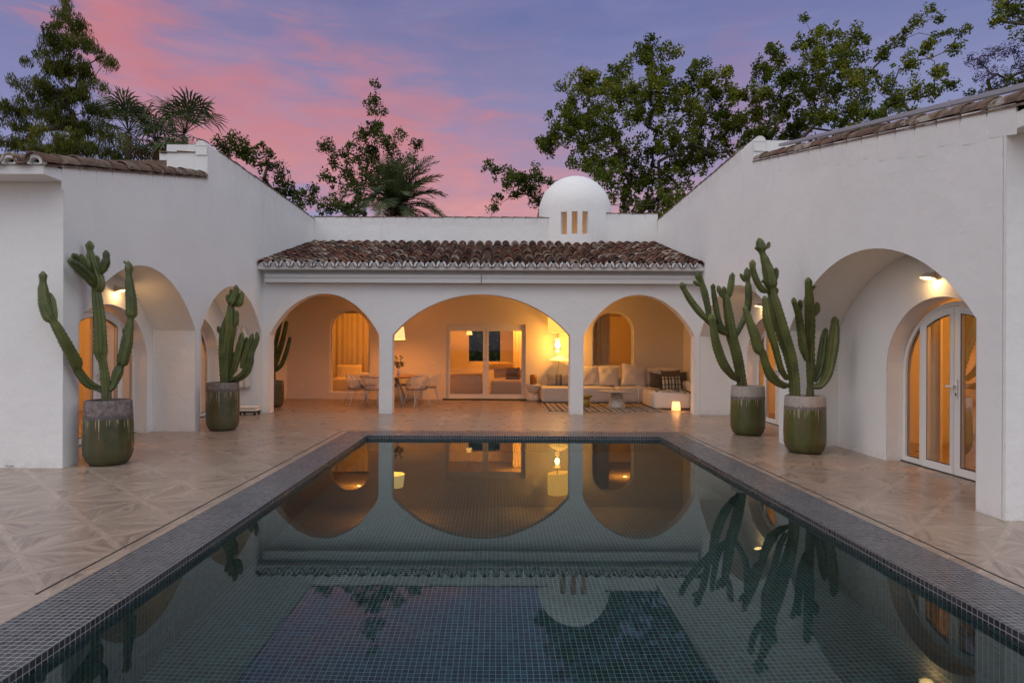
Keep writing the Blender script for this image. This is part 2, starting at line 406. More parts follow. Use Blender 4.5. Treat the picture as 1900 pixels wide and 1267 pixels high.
def pot_mat(name, glaze1, glaze2, band, band2, zb, drip):
    def b(t, p):
        O = t.gen('Object'); x, y, z = t.xyz(O)[0:3]
        ang = t.math('ARCTAN2', y, x)
        cs = t.comb(t.math('MULTIPLY', t.math('COSINE', ang), 1.), t.math('MULTIPLY', t.math('SINE', ang), 1.), 0.)
        dn = t.noise(t.vmath('MULTIPLY', cs, (9, 9, 9)), 1.0, 3, .6); dn2 = t.noise(t.vmath('MULTIPLY', cs, (13, 13, 13)), 1.0, 2, .6); dn3 = t.noise(t.vmath('MULTIPLY', cs, (5, 5, 5)), 1.7, 2, .5)
        wav = t.math('MULTIPLY', t.math('SUBTRACT', dn, .5), .10)
        edge = t.math('ADD', zb, wav)
        n = t.noise(O, 18, 5, .7); n5 = t.noise(O, 3, 4, .6)
        up = t.step(z, t.math('SUBTRACT', edge, .006), t.math('ADD', edge, .006))
        lo = t.math('SUBTRACT', edge, .045)
        gb = t.mix(t.step(n5, .3, .7), glaze1, glaze2)
        gb = t.mix(t.math('MULTIPLY', t.step(t.noise(t.vmath('MULTIPLY', O, (9, 9, 3)), 1., 5, .7), .46, .66), .8), gb, (.105, .072, .034, 1))
        # runs of glaze below the edge: thin vertical drips of uneven length
        ln = t.math('SUBTRACT', edge, t.math('MULTIPLY', t.math('MULTIPLY', t.step(dn2, .50, .68), t.step(dn3, .30, .70)), t.math('MULTIPLY', drip, 1.6)))
        run = t.math('MULTIPLY', t.step(z, ln, t.math('ADD', ln, .02)), t.step(dn2, .56, .575))
        run_e = t.math('MULTIPLY', run, t.math('SUBTRACT', 1, t.step(dn2, .60, .63)))
        col = t.mix(run, gb, tuple(q*.62 for q in glaze1[:3])+(1,))
        col = t.mix(t.math('MULTIPLY', run_e, t.step(n, .30, .5)), col, (.50, .50, .33, 1))
        bc = t.mix(t.step(n, .35, .68), band, band2)
        ring = t.math('MULTIPLY', t.step(z, t.math('ADD', edge, .055), t.math('ADD', edge, .035)), up)
        bc = t.mix(t.math('MULTIPLY', ring, .75), bc, (.085, .065, .072, 1))
        col = t.mix(up, col, bc)
        t.set(p.inputs['Base Color'], col)
        t.set(p.inputs['Roughness'], t.mix(up, t.mix(n, (.16,)*3+(1,), (.30,)*3+(1,)), (.7,)*3+(1,)))
        t.set(p.inputs['Normal'], t.bump(t.math('ADD', t.math('MULTIPLY', n, .5), t.math('ADD', t.math('MULTIPLY', up, .5), run)), .35, .006))
    return material(name, rough=.3, build=b)
POT_A = pot_mat('glaze_dark', (.040, .044, .018, 1), (.074, .078, .030, 1), (.11, .08, .075, 1), (.24, .20, .19, 1), .585, .33)
POT_B = pot_mat('glaze_olive', (.052, .056, .026, 1), (.105, .100, .052, 1), (.13, .10, .085, 1), (.24, .21, .19, 1), .70, .45)
POT_C = pot_mat('glaze_green', (.058, .070, .018, 1), (.100, .108, .032, 1), (.33, .285, .25, 1), (.42, .38, .34, 1), .635, .24)
def fabric(name, a, b, sc=120, bumpy=.25):
    def f(t, p):
        P = t.gen('Object'); n = t.noise(P, 5, 4, .6)
        t.set(p.inputs['Base Color'], t.mix(n, a, b)); t.set(p.inputs['Normal'], t.bump(t.math('ADD', t.noise(P, sc, 2), t.math('MULTIPLY', t.noise(P, 7, 4), 2.)), bumpy, .01))
    return material(name, rough=.95, build=f)
LINEN = fabric('white_linen', (.74, .70, .64, 1), (.66, .62, .56, 1))
BROWNF = fabric('brown_fabric', (.115, .085, .058, 1), (.16, .12, .085, 1))
BEIGEF = fabric('beige_bouclé', (.46, .40, .33, 1), (.56, .49, .41, 1))
FUR = fabric('cream_fur', (.72, .58, .32, 1), (.55, .42, .2, 1), 60, .8)
ROBE = fabric('bathrobe_cotton', (.72, .66, .60, 1), (.64, .58, .52, 1))
def m_curtain(t, p):
    t.set(p.inputs['Base Color'], t.mix(t.noise(t.pos(), 4, 3), (.78, .74, .66, 1), (.70, .66, .58, 1)))
    p.inputs['Roughness'].default_value = .95
CURT = material('curtain_linen', build=m_curtain)
def stripes(name, cols, axis, period, weights, rough=.95, cross=None):
    def f(t, p):
        O = t.gen('Object'); q = t.xyz(O)[axis]
        fr = t.math('FRACT', t.math('DIVIDE', q, period))
        cr = t.node('ShaderNodeValToRGB'); cr.color_ramp.interpolation = 'CONSTANT'; t.set(cr.inputs[0], fr)
        e = cr.color_ramp.elements; e[0].position = 0; e[0].color = cols[0]; e[1].position = weights[0]; e[1].color = cols[1]
        for w_, c_ in zip(weights[1:], cols[2:]): k = e.new(w_); k.color = c_
        col = cr.outputs[0]
        if cross is not None:
            q2 = t.xyz(O)[cross]; f2 = t.math('FRACT', t.math('DIVIDE', q2, period*1.0))
            cr2 = t.node('ShaderNodeValToRGB'); cr2.color_ramp.interpolation = 'CONSTANT'; t.set(cr2.inputs[0], f2)
            e = cr2.color_ramp.elements; e[0].position = 0; e[0].color = (1, 1, 1, 1); e[1].position = .5; e[1].color = (.16, .14, .10, 1)
            k = e.new(.62); k.color = (1, .95, .8, 1); k = e.new(.72); k.color = (.30, .28, .2, 1); k = e.new(.8); k.color = (1, 1, 1, 1)
            col = t.mix(.85, col, cr2.outputs[0], 'MULTIPLY')
        n = t.noise(O, 90, 3)
        col = t.mix(.35, col, t.mix(n, (.5, .5, .5, 1), (1, 1, 1, 1)), 'MULTIPLY')
        t.set(p.inputs['Base Color'], col); t.set(p.inputs['Normal'], t.bump(n, .5, .006))
    return material(name, rough=rough, build=f)
RUG = stripes('rug_stripe', [(.42, .36, .29, 1), (.05, .042, .04, 1), (.27, .21, .16, 1), (.50, .44, .36, 1), (.09, .075, .06, 1), (.34, .28, .22, 1)], 0, .29, [.22, .36, .52, .74, .84])
PLAID = stripes('plaid_cloth', [(.62, .60, .52, 1), (.055, .055, .04, 1), (.62, .60, .52, 1), (.50, .36, .09, 1), (.07, .07, .05, 1)], 0, .17, [.34, .56, .74, .86], cross=2)
THROW = stripes('throw_plaid', [(.60, .60, .52, 1), (.045, .06, .04, 1), (.55, .42, .12, 1), (.62, .60, .52, 1), (.06, .075, .05, 1)], 0, .26, [.30, .52, .64, .84], cross=1)
CUSHS = stripes('cushion_stripe', [(.50, .45, .37, 1), (.18, .17, .15, 1), (.36, .33, .28, 1), (.16, .14, .12, 1)], 0, .40, [.55, .66, .84])
WOODT = material('oak_top', (.42, .24, .12), .45, build=lambda t, p: t.set(p.inputs['Base Color'], t.mix(t.noise(t.vmath('MULTIPLY', t.gen('Object'), (3, 40, 3)), 1., 4), (.30, .16, .08, 1), (.46, .28, .15, 1))))
def m_marble(t, p):
    O = t.gen('Object'); n = t.noise(O, 4, 6, .6, 1.5)
    v = t.step(t.math('ABSOLUTE', t.math('SUBTRACT', n, .5)), .035, .0)
    t.set(p.inputs['Base Color'], t.mix(t.math('MULTIPLY', v, .75), (.60, .57, .50, 1), (.22, .22, .18, 1)))
MARBLE = material('veined_marble', rough=.35, build=m_marble)
AMBERG = material('amber_glass', (.45, .20, .05), .12, Transmission_Weight=.35)
YELLOWG = material('yellow_resin', (.42, .30, .06), .25)
PLASTERW = material('matte_plaster', (.66, .62, .57), .85)
BLACK = material('black_metal', (.02, .02, .02), .4)
DGREEN = material('door_mat_green', (.035, .045, .02), .95)
WIRE = material('chair_wire', (.62, .62, .62), .4)
SEATF = fabric('seat_pad', (.34, .27, .21, 1), (.27, .21, .16, 1))
BACKL = fabric('orange_leather', (.46, .20, .09, 1), (.40, .16, .07, 1))
def m_shade(name, col, strength, base=(.8, .7, .5)):
    def f(t, p):
        z = t.xyz(t.gen('Generated'))[2]
        n = t.noise(t.vmath('MULTIPLY', t.gen('Object'), (30, 30, 2)), 1., 3)
        t.set(p.inputs['Emission Color'], col); t.set(p.inputs['Emission Strength'], t.math('MULTIPLY', t.math('ADD', .75, t.math('MULTIPLY', n, .5)), strength))
    return material(name, base, .9, build=f)
SHADE_T = m_shade('lit_shade', (1, .66, .24), .95)
SHADE_F = m_shade('lit_shade_fabric', (1, .50, .09), 1.25, (.7, .5, .2))
SHADE_I = m_shade('lit_shade_inside', (1, .50, .12), 1.3)
BULB = m_shade('bulb', (1, .72, .30), 9.0)
BULBW = m_shade('wall_lamp_glow', (1, .70, .30), 3.5)
CANDLE = m_shade('lantern_glow', (1, .42, .13), 1.9)
LAMPM = material('lamp_housing', (.55, .50, .42), .4)
def leafmat(name, a, b, c):
    m = bpy.data.materials.new(name); m.use_nodes = True; t = NT(m.node_tree); t.n.clear()
    tone = t.attr('tone'); cr = t.node('ShaderNodeValToRGB'); t.set(cr.inputs[0], tone)
    e = cr.color_ramp.elements; e[0].color = a; e[1].color = c; k = e.new(.5); k.color = b
    df = t.node('ShaderNodeBsdfDiffuse', {'Color': cr.outputs[0]}); tr = t.node('ShaderNodeBsdfTranslucent', {'Color': t.mix(.5, cr.outputs[0], (.12, .16, .02, 1))})
    mx = t.node('ShaderNodeMixShader', {0: .30}); t.l.new(df.outputs[0], mx.inputs[1]); t.l.new(tr.outputs[0], mx.inputs[2])
    o = t.node('ShaderNodeOutputMaterial'); t.l.new(mx.outputs[0], o.inputs[0]); return m
LEAF = leafmat('plane_leaf', (.052, .078, .014, 1), (.145, .175, .028, 1), (.32, .31, .06, 1))
LEAF_D = leafmat('dark_leaf', (.028, .044, .012, 1), (.070, .092, .022, 1), (.15, .165, .042, 1))
LEAF_C = leafmat('drooping_leaf', (.042, .056, .014, 1), (.115, .125, .030, 1), (.24, .225, .06, 1))
LEAF_P = leafmat('palm_leaf', (.030, .050, .026, 1), (.070, .098, .052, 1), (.19, .21, .12, 1))
LEAF_J = leafmat('jacaranda_flower', (.055, .040, .10, 1), (.11, .075, .19, 1), (.17, .12, .27, 1))
LEAF_B = leafmat('dry_frond', (.10, .045, .02, 1), (.17, .085, .04, 1), (.24, .14, .07, 1))
BARK = material('bark', (.10, .075, .05), .9, build=lambda t, p: t.set(p.inputs['Base Color'], t.mix(t.noise(t.pos(), 6, 4), (.045, .034, .024, 1), (.12, .095, .065, 1))))
GRASS = material('lawn', (.05, .07, .025), .95, build=lambda t, p: t.set(p.inputs['Base Color'], t.mix(t.noise(t.pos(), .5, 5), (.03, .05, .015, 1), (.07, .09, .03, 1))))

# ------------------------------------------------------------------ ground, terrace and pool
PX0, PX1, PY0, PY1 = -2.225, 2.80, .25, 10.63             # inner edges of the pool
OX0, OX1, OY0, OY1 = -2.67, 3.25, -.2, 11.13              # outer edges of the mosaic coping
def rect_ring(mb, ox0, ox1, oy0, oy1, ix0, ix1, iy0, iy1, z, mi=0):
    for a in ((ox0, ox1, iy1, oy1), (ox0, ox1, oy0, iy0), (ox0, ix0, iy0, iy1), (ix1, ox1, iy0, iy1)):
        mb.add([(a[0], a[2], z), (a[1], a[2], z), (a[1], a[3], z), (a[0], a[3], z)], [(0, 1, 2, 3)], mi)
mb = MB(); rect_ring(mb, -16, 16, -9, 27, OX0, OX1, OY0, OY1, 0)
tag(mb.build('terrace_floor', FLOOR), 'wood-look porcelain terrace laid in square parquet panels around the pool', kind='structure')
mb = MB(); rect_ring(mb, -400, 400, -300, 600, -15.9, 15.9, -8.9, 26.9, -.06)
tag(mb.build('ground', GRASS), 'dark garden ground beyond the villa', kind='structure')
mb = MB(); rect_ring(mb, OX0, OX1, OY0, OY1, PX0, PX1, PY0, PY1, 0)
L1 = .085
def pool_wall(mb, z0, z1, e=0.):
    a, b, c, d_ = PX0-e, PX1+e, PY0-e, PY1+e
    mb.add([(a, d_, z0), (b, d_, z0), (b, d_, z1), (a, d_, z1)], [(0, 1, 2, 3)])
    mb.add([(a, c, z0), (b, c, z0), (b, c, z1), (a, c, z1)], [(1, 0, 3, 2)])
    mb.add([(a, c, z0), (a, d_, z0), (a, d_, z1), (a, c, z1)], [(0, 1, 2, 3)])
    mb.add([(b, c, z0), (b, d_, z0), (b, d_, z1), (b, c, z1)], [(1, 0, 3, 2)])
pool_wall(mb, -L1, 0)
tag(mb.build('pool_coping', COPING), 'dark grey mosaic coping band framing the pool', kind='structure')
DEP = 1.25
mb = MB(); pool_wall(mb, -DEP, -L1)
mb.add([(PX0, PY0, -DEP), (PX1, PY0, -DEP), (PX1, PY1, -DEP), (PX0, PY1, -DEP)], [(0, 1, 2, 3)])
tag(mb.build('pool_basin', BASIN), 'blue-green mosaic floor and walls of the pool', kind='structure')
mb = MB(); zw = -.062
mb.add([(PX0, PY0, zw), (PX1, PY0, zw), (PX1, PY1, zw), (PX0, PY1, zw)], [(0, 1, 2, 3)])
tag(mb.build('water', WATER), 'still clear pool water mirroring the arches', kind='structure')
mb = MB()
for x in (-2.785, 3.335):
    mb.box(x-.006, x+.006, 3.75 if x < 0 else 2.0, 11.2, -.002, .0035)
mb.box(-2.779, 3.329, 11.2, 11.208, -.002, .0035)
tag(mb.build('expansion_joint', DARK), 'thin dark expansion joint in the terrace beside the pool coping', kind='structure')

# ------------------------------------------------------------------ villa walls
villa = empty('villa', (0, 14.15, 0))
tag(villa, 'white stucco villa with arched loggias, terracotta tiled roofs and a domed tower around the pool', 'villa')
def vbuild(mb, name, mats, parent=None, label=None):
    o = mb.build(name, mats, parent)
    if parent is None: o.parent = villa
    o.matrix_parent_inverse = Matrix.Identity(4)
    if parent is None: o.location = -villa.location
    if label: o['label'] = label
    return o
def vparts(mb, name, mats):
    """each box of mb (8 vertices) or quad (4) becomes a part of its own"""
    used = {}
    groups = []
    for f, m_, a_, s_ in zip(mb.f, mb.m, mb.a, mb.sm):
        g = next((g for g in groups if any(i in g[0] for i in f)), None)
        if g is None: g = (set(), []); groups.append(g)
        g[0].update(f); g[1].append((f, m_, a_, s_))
    merged = []
    for g in groups:
        h = next((h for h in merged if h[0] & g[0]), None)
        if h: h[0].update(g[0]); h[1].extend(g[1])
        else: merged.append(g)
    for vset, fl in merged:
        idx = {i: k for k, i in enumerate(sorted(vset))}; q = MB(); q.v = [mb.v[i] for i in sorted(vset)]
        for f, m_, a_, s_ in fl: q.f.append([idx[i] for i in f]); q.m.append(m_); q.a.append(a_); q.sm.append(s_)
        vbuild(q, name, mats)
ZS, ZA = 1.792, 2.732
def arch_open(s0, s1, zs=ZS, za=ZA, zb=0., kind='seg'):
    c = (s0+s1)/2; hw = (s1-s0)/2
    def f(s):
        q = min(1, abs(s-c)/hw)
        if kind == 'seg': g = 1-.85*q*q-.15*q**6
        elif kind == 'ell': g = math.sqrt(max(0, 1-q*q))
        else: return za
        return zs+(za-zs)*g
    return dict(s0=s0, s1=s1, zb=zb, f=f, flat=(kind == 'rect'))
def arch_wall(T, s0, s1, topf, thick, opens, brk=(), zbot=0., mb=None, mi=0, seg=36, cap0=True):
    """a wall of thickness `thick` with openings; T(s, t, z) places it"""
    mb = mb or MB()
    S_ = {round(s0, 5), round(s1, 5)} | {round(b, 5) for b in brk if s0 <= b <= s1}
    for o in opens:
        n = 1 if o['flat'] else seg
        for k in range(n+1):
            q = k/n
            if not o['flat']: q = .5-.5*math.cos(math.pi*q)
            S_.add(round(o['s0']+(o['s1']-o['s0'])*q, 5))
    ss = sorted(x for x in S_ if s0-1e-4 <= x <= s1+1e-4)
    def quad(a, b, c, d_, smooth=False): mb.add([T(*a), T(*b), T(*c), T(*d_)], [(0, 1, 2, 3)], mi, .5, smooth)
    for a, b in zip(ss[:-1], ss[1:]):
        mid = (a+b)/2; op = next((o for o in opens if o['s0'] < mid < o['s1']), None)
        ta, tb = topf(a+1e-6), topf(b-1e-6)
        spans = [(zbot, zbot, ta, tb)]
        if op:
            za_, zb_ = op['f'](a), op['f'](b)
            if a <= op['s0']+1e-5: za_ = op['f'](op['s0'])
            spans = [(za_, zb_, ta, tb)]
            if op['zb'] > zbot+1e-4: spans.append((zbot, zbot, op['zb'], op['zb']))
            quad((a, 0, za_), (b, 0, zb_), (b, thick, zb_), (a, thick, za_), False)
            if op['zb'] > zbot+1e-4: quad((a, 0, op['zb']), (a, thick, op['zb']), (b, thick, op['zb']), (b, 0, op['zb']))
        for (l0, l1, h0, h1) in spans:
            quad((a, 0, l0), (b, 0, l1), (b, 0, h1), (a, 0, h0))
            quad((b, thick, l1), (a, thick, l0), (a, thick, h0), (b, thick, h1))
        quad((a, 0, ta), (b, 0, tb), (b, thick, tb), (a, thick, ta))
        if abs(topf(b-1e-6)-topf(b+1e-6)) > 1e-3 and b < s1-1e-5:
            l, h_ = sorted((topf(b-1e-6), topf(b+1e-6))); quad((b, 0, l), (b, thick, l), (b, thick, h_), (b, 0, h_))
    for o in opens:
        for e in (o['s0'], o['s1']):
            z1 = o['f'](e) if not o['flat'] else o['f'](e)
            if z1 > o['zb']+1e-4: quad((e, 0, o['zb']), (e, thick, o['zb']), (e, thick, z1), (e, 0, z1))
    if cap0: quad((s0, 0, zbot), (s0, thick, zbot), (s0, thick, topf(s0+1e-6)), (s0, 0, topf(s0+1e-6)))
    quad((s1, 0, zbot), (s1, thick, zbot), (s1, thick, topf(s1-1e-6)), (s1, 0, topf(s1-1e-6)))
    return mb
XL = -5.36
XR = lambda y: 4.48+.0165*(y-5.5)
ZP = 5.24
def TL(s, t_, z): return (XL-t_, s, z)
def TR(s, t_, z): return (XR(s)+t_, s, z)
rakeL = lambda s: 3.66+(s-7.32)*.2365 if s < 11.46 else ZP
rakeR = lambda s: 3.62+(s-5.28)*.2165 if s < 11.10 else ZP
DW = .76
NL = 7.69; NR = 5.49
# lower part of each wing: thick masonry with arched niches; beyond the porch front only the upper part continues
mb = arch_wall(TL, NL, 14.15, rakeL, DW, [arch_open(7.95, 11.02), arch_open(11.2, 14.12)], brk=(11.46,), cap0=False)
q_ = NL-.03; mb.add([(XL-6, q_, 0), (XL, q_, 0), (XL, q_, 3.529), (XL-6, q_, 3.529), (XL, NL, 0), (XL, NL, 3.529), (XL, q_, 3.529)], [(0, 1, 2, 3), (1, 4, 5, 2)])
vbuild(mb, 'wall', STUCCO, label='left wing wall with two arched niches')
mb = arch_wall(TR, NR, 14.15, rakeR, DW, [arch_open(5.80, 9.65), arch_open(10.0, 14.12)], brk=(11.10,), cap0=False)
q_ = NR-.03; xq = XR(NR); mb.add([(xq, q_, 0), (xq+6, q_, 0), (xq+6, q_, 3.409), (xq, q_, 3.409), (xq, NR, 0), (xq, NR, 3.409)], [(0, 1, 2, 3), (0, 3, 5, 4)])
vbuild(mb, 'wall', STUCCO, label='right wing wall with two arched niches')
mb = MB()
arch_wall(TL, 14.15, 18.10, lambda s: ZP, DW, [], zbot=3.1, mb=mb)
vbuild(mb, 'upper_wall', STUCCO); mb = MB()
arch_wall(TR, 14.15, 18.10, lambda s: ZP, DW, [], zbot=3.1, mb=mb)
vbuild(mb, 'upper_wall', STUCCO)
# walls facing the camera at the near ends of the wings, soffits and eaves
mb = MB()
mb.box(XL-6, XL, 7.32, NL-.001, 3.53, 3.675)
xr = XR(NR); mb.box(xr, xr+6, 5.02, NR-.001, 3.41, 3.555)
vparts(mb, 'soffit', STUCCO)
# arcade in the middle
TF = lambda s, t_, z: (s, 14.15+t_, z)
XC = XR(14.15)
A1 = (-5.19, -2.69); A2 = (-2.385, 1.667); A3 = (1.976, 4.515)
mb = arch_wall(TF, XL, XC, lambda s: 3.25, .28, [arch_open(*A1), arch_open(*A2), arch_open(*A3)])
vbuild(mb, 'arcade_wall', STUCCO)
# back wall of the porch, carrying the parapet and the dome
DX = 2.34
btop = lambda s: 5.30 if s < DX-.84 else (4.3 if s < DX+.84 else 5.43)
TB = lambda s, t_, z: (s, 18.10+t_, z)
W1 = arch_open(-4.88, -3.71, 2.02, 2.61, .175, 'ell'); W2 = arch_open(-1.48, .84, 2.19, 2.19, .03, 'rect'); W3 = arch_open(2.79, 4.0, 1.99, 2.59, .965, 'ell')
mb = arch_wall(TB, XL-.85, XR(18)+.95, lambda s: 3.1, .26, [W1, W2, W3])
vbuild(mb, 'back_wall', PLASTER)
mb = arch_wall(TB, XL, XR(18.1), btop, .26, [], brk=(DX-.84, DX+.84), zbot=3.101)
vbuild(mb, 'parapet_wall', STUCCO)
# inner walls of the loggias, with arched door openings
def dopen(c, hw, top=2.14): return arch_open(c-hw, c+hw, top-.88, top, 0., 'ell')
LD = [(9.80, 1.03, 2.17), (12.62, 1.0, 2.14)]; RD = [(7.42, .985, 2.136), (12.3, 1.0, 2.14), (16.25, 1.0, 2.14)]
TLI = lambda s, t_, z: (XL-DW-.001-t_, s, z); TRI = lambda s, t_, z: (XR(s)+DW+.001+t_, s, z)
mb = arch_wall(TLI, NL+.301, 18.1, lambda s: 3.1, .30, [dopen(*q) for q in LD])
vbuild(mb, 'loggia_wall', STUCCO)
mb = arch_wall(TRI, NR+.301, 18.1, lambda s: 3.1, .30, [dopen(*q) for q in RD])
vbuild(mb, 'loggia_wall', STUCCO)
# ceilings and roof decks
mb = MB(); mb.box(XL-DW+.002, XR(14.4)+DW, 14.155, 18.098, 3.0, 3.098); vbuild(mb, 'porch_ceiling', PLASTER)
mb = MB()
mb.box(XL-DW-6, XL-DW-.302, 7.99, 24.5, 2.95, 3.05); mb.box(XR(6)+DW+.42, XR(6)+DW+6, 5.8, 24.5, 2.95, 3.05); mb.box(XL-DW-.30, XR(18)+DW+.4, 18.362, 24.5, 2.75, 2.85)
vparts(mb, 'room_ceiling', ROOM)
mb = MB()
for (x0, x1, y0, y1) in ((XL-DW-6, XL-DW-5.9, 7.99, 24.5), (XR(6)+DW+4.0, XR(6)+DW+4.1, 5.8, 24.5)): mb.box(x0, x1, y0, y1, 0, 2.949)
for (x0, x1) in ((XL-DW-5.9, XL-DW-.302), (XR(6)+DW+.42, XR(6)+DW+3.9)):
    mb.box(x0, x1, 14.5, 14.6, 0, 2.949); mb.box(x0, x1, 24.3, 24.4, 0, 2.949)
mb.box(XR(9)+DW+.32, XR(6)+DW+3.9, 10.0, 10.1, 0, 2.949)
mb.box(-6.1, 5.2, 24.0, 24.2, 0, .99); mb.box(-6.1, -1.09, 24.0, 24.2, .991, 2.749); mb.box(.13, 5.2, 24.0, 24.2, .991, 2.749); mb.box(-1.089, .129, 24.0, 24.2, 2.36, 2.749)   # the far wall and its window
mb.box(2.3, 2.42, 18.362, 24.0, 0, 2.749); mb.box(-3.35, -3.2, 20.6, 24.0, 0, 2.749)
vparts(mb, 'room_wall', ROOM)

# ------------------------------------------------------------------ roofs
def cover_tile(mb, base, along, side, up, L, r0, r1, seg=8, a=None, thick=.016, flat=1.0):
    """a half-round tile; base = middle of its low end"""
    a = random.random() if a is None else a
    vs = []; fs = []
    for (q, r) in ((0, r0), (1, r1)):
        for rr in (r, r-thick):
            for k in range(seg+1):
                th = math.pi*k/seg
                vs.append(base+along*(L*q)+side*(math.cos(th)*rr)+up*(math.sin(th)*rr*flat))
    n = seg+1
    for k in range(seg):
        fs.append((k, k+1, 2*n+k+1, 2*n+k)); fs.append((n+k+1, n+k, 3*n+k, 3*n+k+1)); fs.append((k+1, k, n+k, n+k+1))
    mb.add(vs, fs, 0, a, True)
sl_ = math.atan((4.53-3.335)/(18.08-13.80)); al = Vector((0, math.cos(sl_), math.sin(sl_))); upv = Vector((0, -math.sin(sl_), math.cos(sl_)))
NC = 40; x0_ = XL+.0; wx = (XR(14)-XL)
mb = MB(); mo = MB(); pn = MB(); rnd = random.Random(3)
E0 = Vector((0, 13.80, 3.335)); pitch = .30; LR = 4.28/math.cos(sl_)
sx = wx/NC
for i in range(NC):
    cxm = x0_+(i+.5)*sx+rnd.uniform(-.008, .008)
    nrow = int(LR/pitch)+1
    for j in range(nrow):
        L = min(.40, LR-j*pitch+.02)
        b = E0+Vector((cxm+rnd.uniform(-.010, .010), 0, 0))+al*(j*pitch+rnd.uniform(-.02, .02) if j else rnd.uniform(-.02, .01))+upv*(.028+rnd.uniform(-.006, .008))
        yaw = rnd.uniform(-.045, .045)
        a2 = (al+Vector((yaw, 0, 0))-upv*.05).normalized()
        cover_tile(mb, b, a2, Vector((1, 0, 0)), upv, L, .106+rnd.uniform(-.005, .005), .074, thick=.022)
for i in range(NC+1):
    cxp = x0_+i*sx
    if i in (0, NC): continue
    # concave pan tiles between the covers
    vs = []; fs = []; seg = 8
    for q in (0, 1):
        for r in (.088, .074):
            for k in range(seg+1):
                th = math.pi+math.pi*k/seg
                vs.append(E0+Vector((cxp, 0, 0))+al*(q*LR-.03)+Vector((1, 0, 0))*math.cos(th)*r+upv*(math.sin(th)*r+.045))
    n = seg+1
    for k in range(seg):
        fs += [(k, k+1, 2*n+k+1, 2*n+k), (n+k+1, n+k, 3*n+k, 3*n+k+1), (k+1, k, n+k, n+k+1)]
    mb.add(vs, fs, 0, rnd.random()*.5, True)
    # two petals of white mortar under the cover edges
    c = E0+Vector((cxp, -.018, .04))
    for s in (-1, 1):
        pts = []
        for k in range(7):
            th = R(270)+s*R(8+66*k/6); pts.append(c+Vector((math.cos(th)*.086, 0, math.sin(th)*.080)))
        pts += [c+Vector((s*.092, 0, .030)), c+Vector((s*.078, 0, .078)), c+Vector((s*.045, 0, .040)), c+Vector((s*.018, 0, -.015))]
        n = len(pts); vs = pts+[q+Vector((0, .05, 0)) for q in pts]
        mo.add(vs, [tuple(range(n)), tuple(range(2*n-1, n-1, -1))]+[(k, (k+1) % n, n+(k+1) % n, n+k) for k in range(n)], 0, .5)
porch_roof = vbuild(mb, 'roof', TILE, label='low sloping terracotta roof over the porch')
vbuild(mo, 'eave_mortar', MORTAR, porch_roof)
mb = MB(); mb.add([(XL+.001, 13.90, 3.29), (XC, 13.90, 3.29), (XC, 18.08, 4.455), (XL, 18.08, 4.455)], [(0, 1, 2, 3)], 0, .1)
vbuild(mb, 'roof_deck', TILE)
mb = MB()
mb.box(XL+.001, XC-.001, 13.85, 14.149, 3.245, 3.335); 
e_ = vbuild(mb, 'eave', STUCCO)
# scalloped fascia plaster rising under the covers
mb = MB()
for i in range(NC):
    cxm = x0_+(i+.5)*sx; n = 8
    pts = [Vector((cxm-.075, 13.835, 3.325))]+[Vector((cxm+math.cos(math.pi-math.pi*k/n)*.072, 13.835, 3.345+math.sin(math.pi*k/n)*.066)) for k in range(n+1)]+[Vector((cxm+.075, 13.835, 3.325))]
    m_ = len(pts); vs = pts+[q+Vector((0, .03, 0)) for q in pts]
    mb.add(vs, [tuple(range(m_))[::-1]]+[(k, k+1, m_+k+1, m_+k) for k in range(m_-1)], 0)
vbuild(mb, 'fascia_plaster', STUCCO, porch_roof)
porch_roof.children[-1].location = (0, 0, 0)

def rake(fn, X, sgn, y0, y1, slope, name, z_off, rad=.115, seed=1):
    rnd = random.Random(seed); mb = MB(); pad = MB()
    al = Vector((0, 1, slope)).normalized(); up = Vector((0, -al.z, al.y)); y = y0; i = 0
    p_ = .335
    while y < y1-.05:
        x = X(y) if callable(X) else X
        L = min(.43, (y1-y)/al.y)
        cover_tile(mb, Vector((x+sgn*.065, y-.02, fn(y)+.012+z_off+rnd.uniform(-.008, .008))), (al+Vector((rnd.uniform(-.02, .02), 0, -.03))).normalized(), Vector((1, 0, 0)), up, L, rad+rnd.uniform(-.006, .006), rad*.84, seg=12, thick=.02)
        # under tile edge
        cover_tile(mb, Vector((x+sgn*.055, y+.06, fn(y+.06)-.035+z_off)), al, Vector((1, 0, 0)), up, min(.36, (y1-y-.06)/al.y), rad*.80, rad*.74, seg=8, thick=.02, flat=.55)
        # plaster pad below every tile, thinning out downwards
        ww = .325; h0 = rnd.uniform(.26, .36); pr = .010
        if y > y0+.2 and y+ww < y1:
            xa = (X(y+.0) if callable(X) else X)
            za, zb = fn(y+.005)-.002, fn(y+ww)-.002
            vs = []
            for (yy, zz) in ((y+.012, za), (y+ww-.012, zb)):
                vs += [(xa-sgn*pr, yy, zz), (xa+sgn*.01, yy, zz), (xa+sgn*.0015, yy, zz-h0)]
            pad.add(vs, [(0, 3, 5, 2), (0, 2, 1), (3, 4, 5), (0, 1, 4, 3)], 0, .5)
        y += p_; i += 1
    o = vbuild(mb, name, TILE2)
    vbuild(pad, 'plaster_pad', STUCCO2, o)
    return o
rake(rakeL, XL, -1, 7.27, 11.44, .2365, 'verge_tiles', .0, seed=5)
rake(rakeR, XR, 1, 5.0, 11.08, .2165, 'verge_tiles', .0, rad=.098, seed=9)
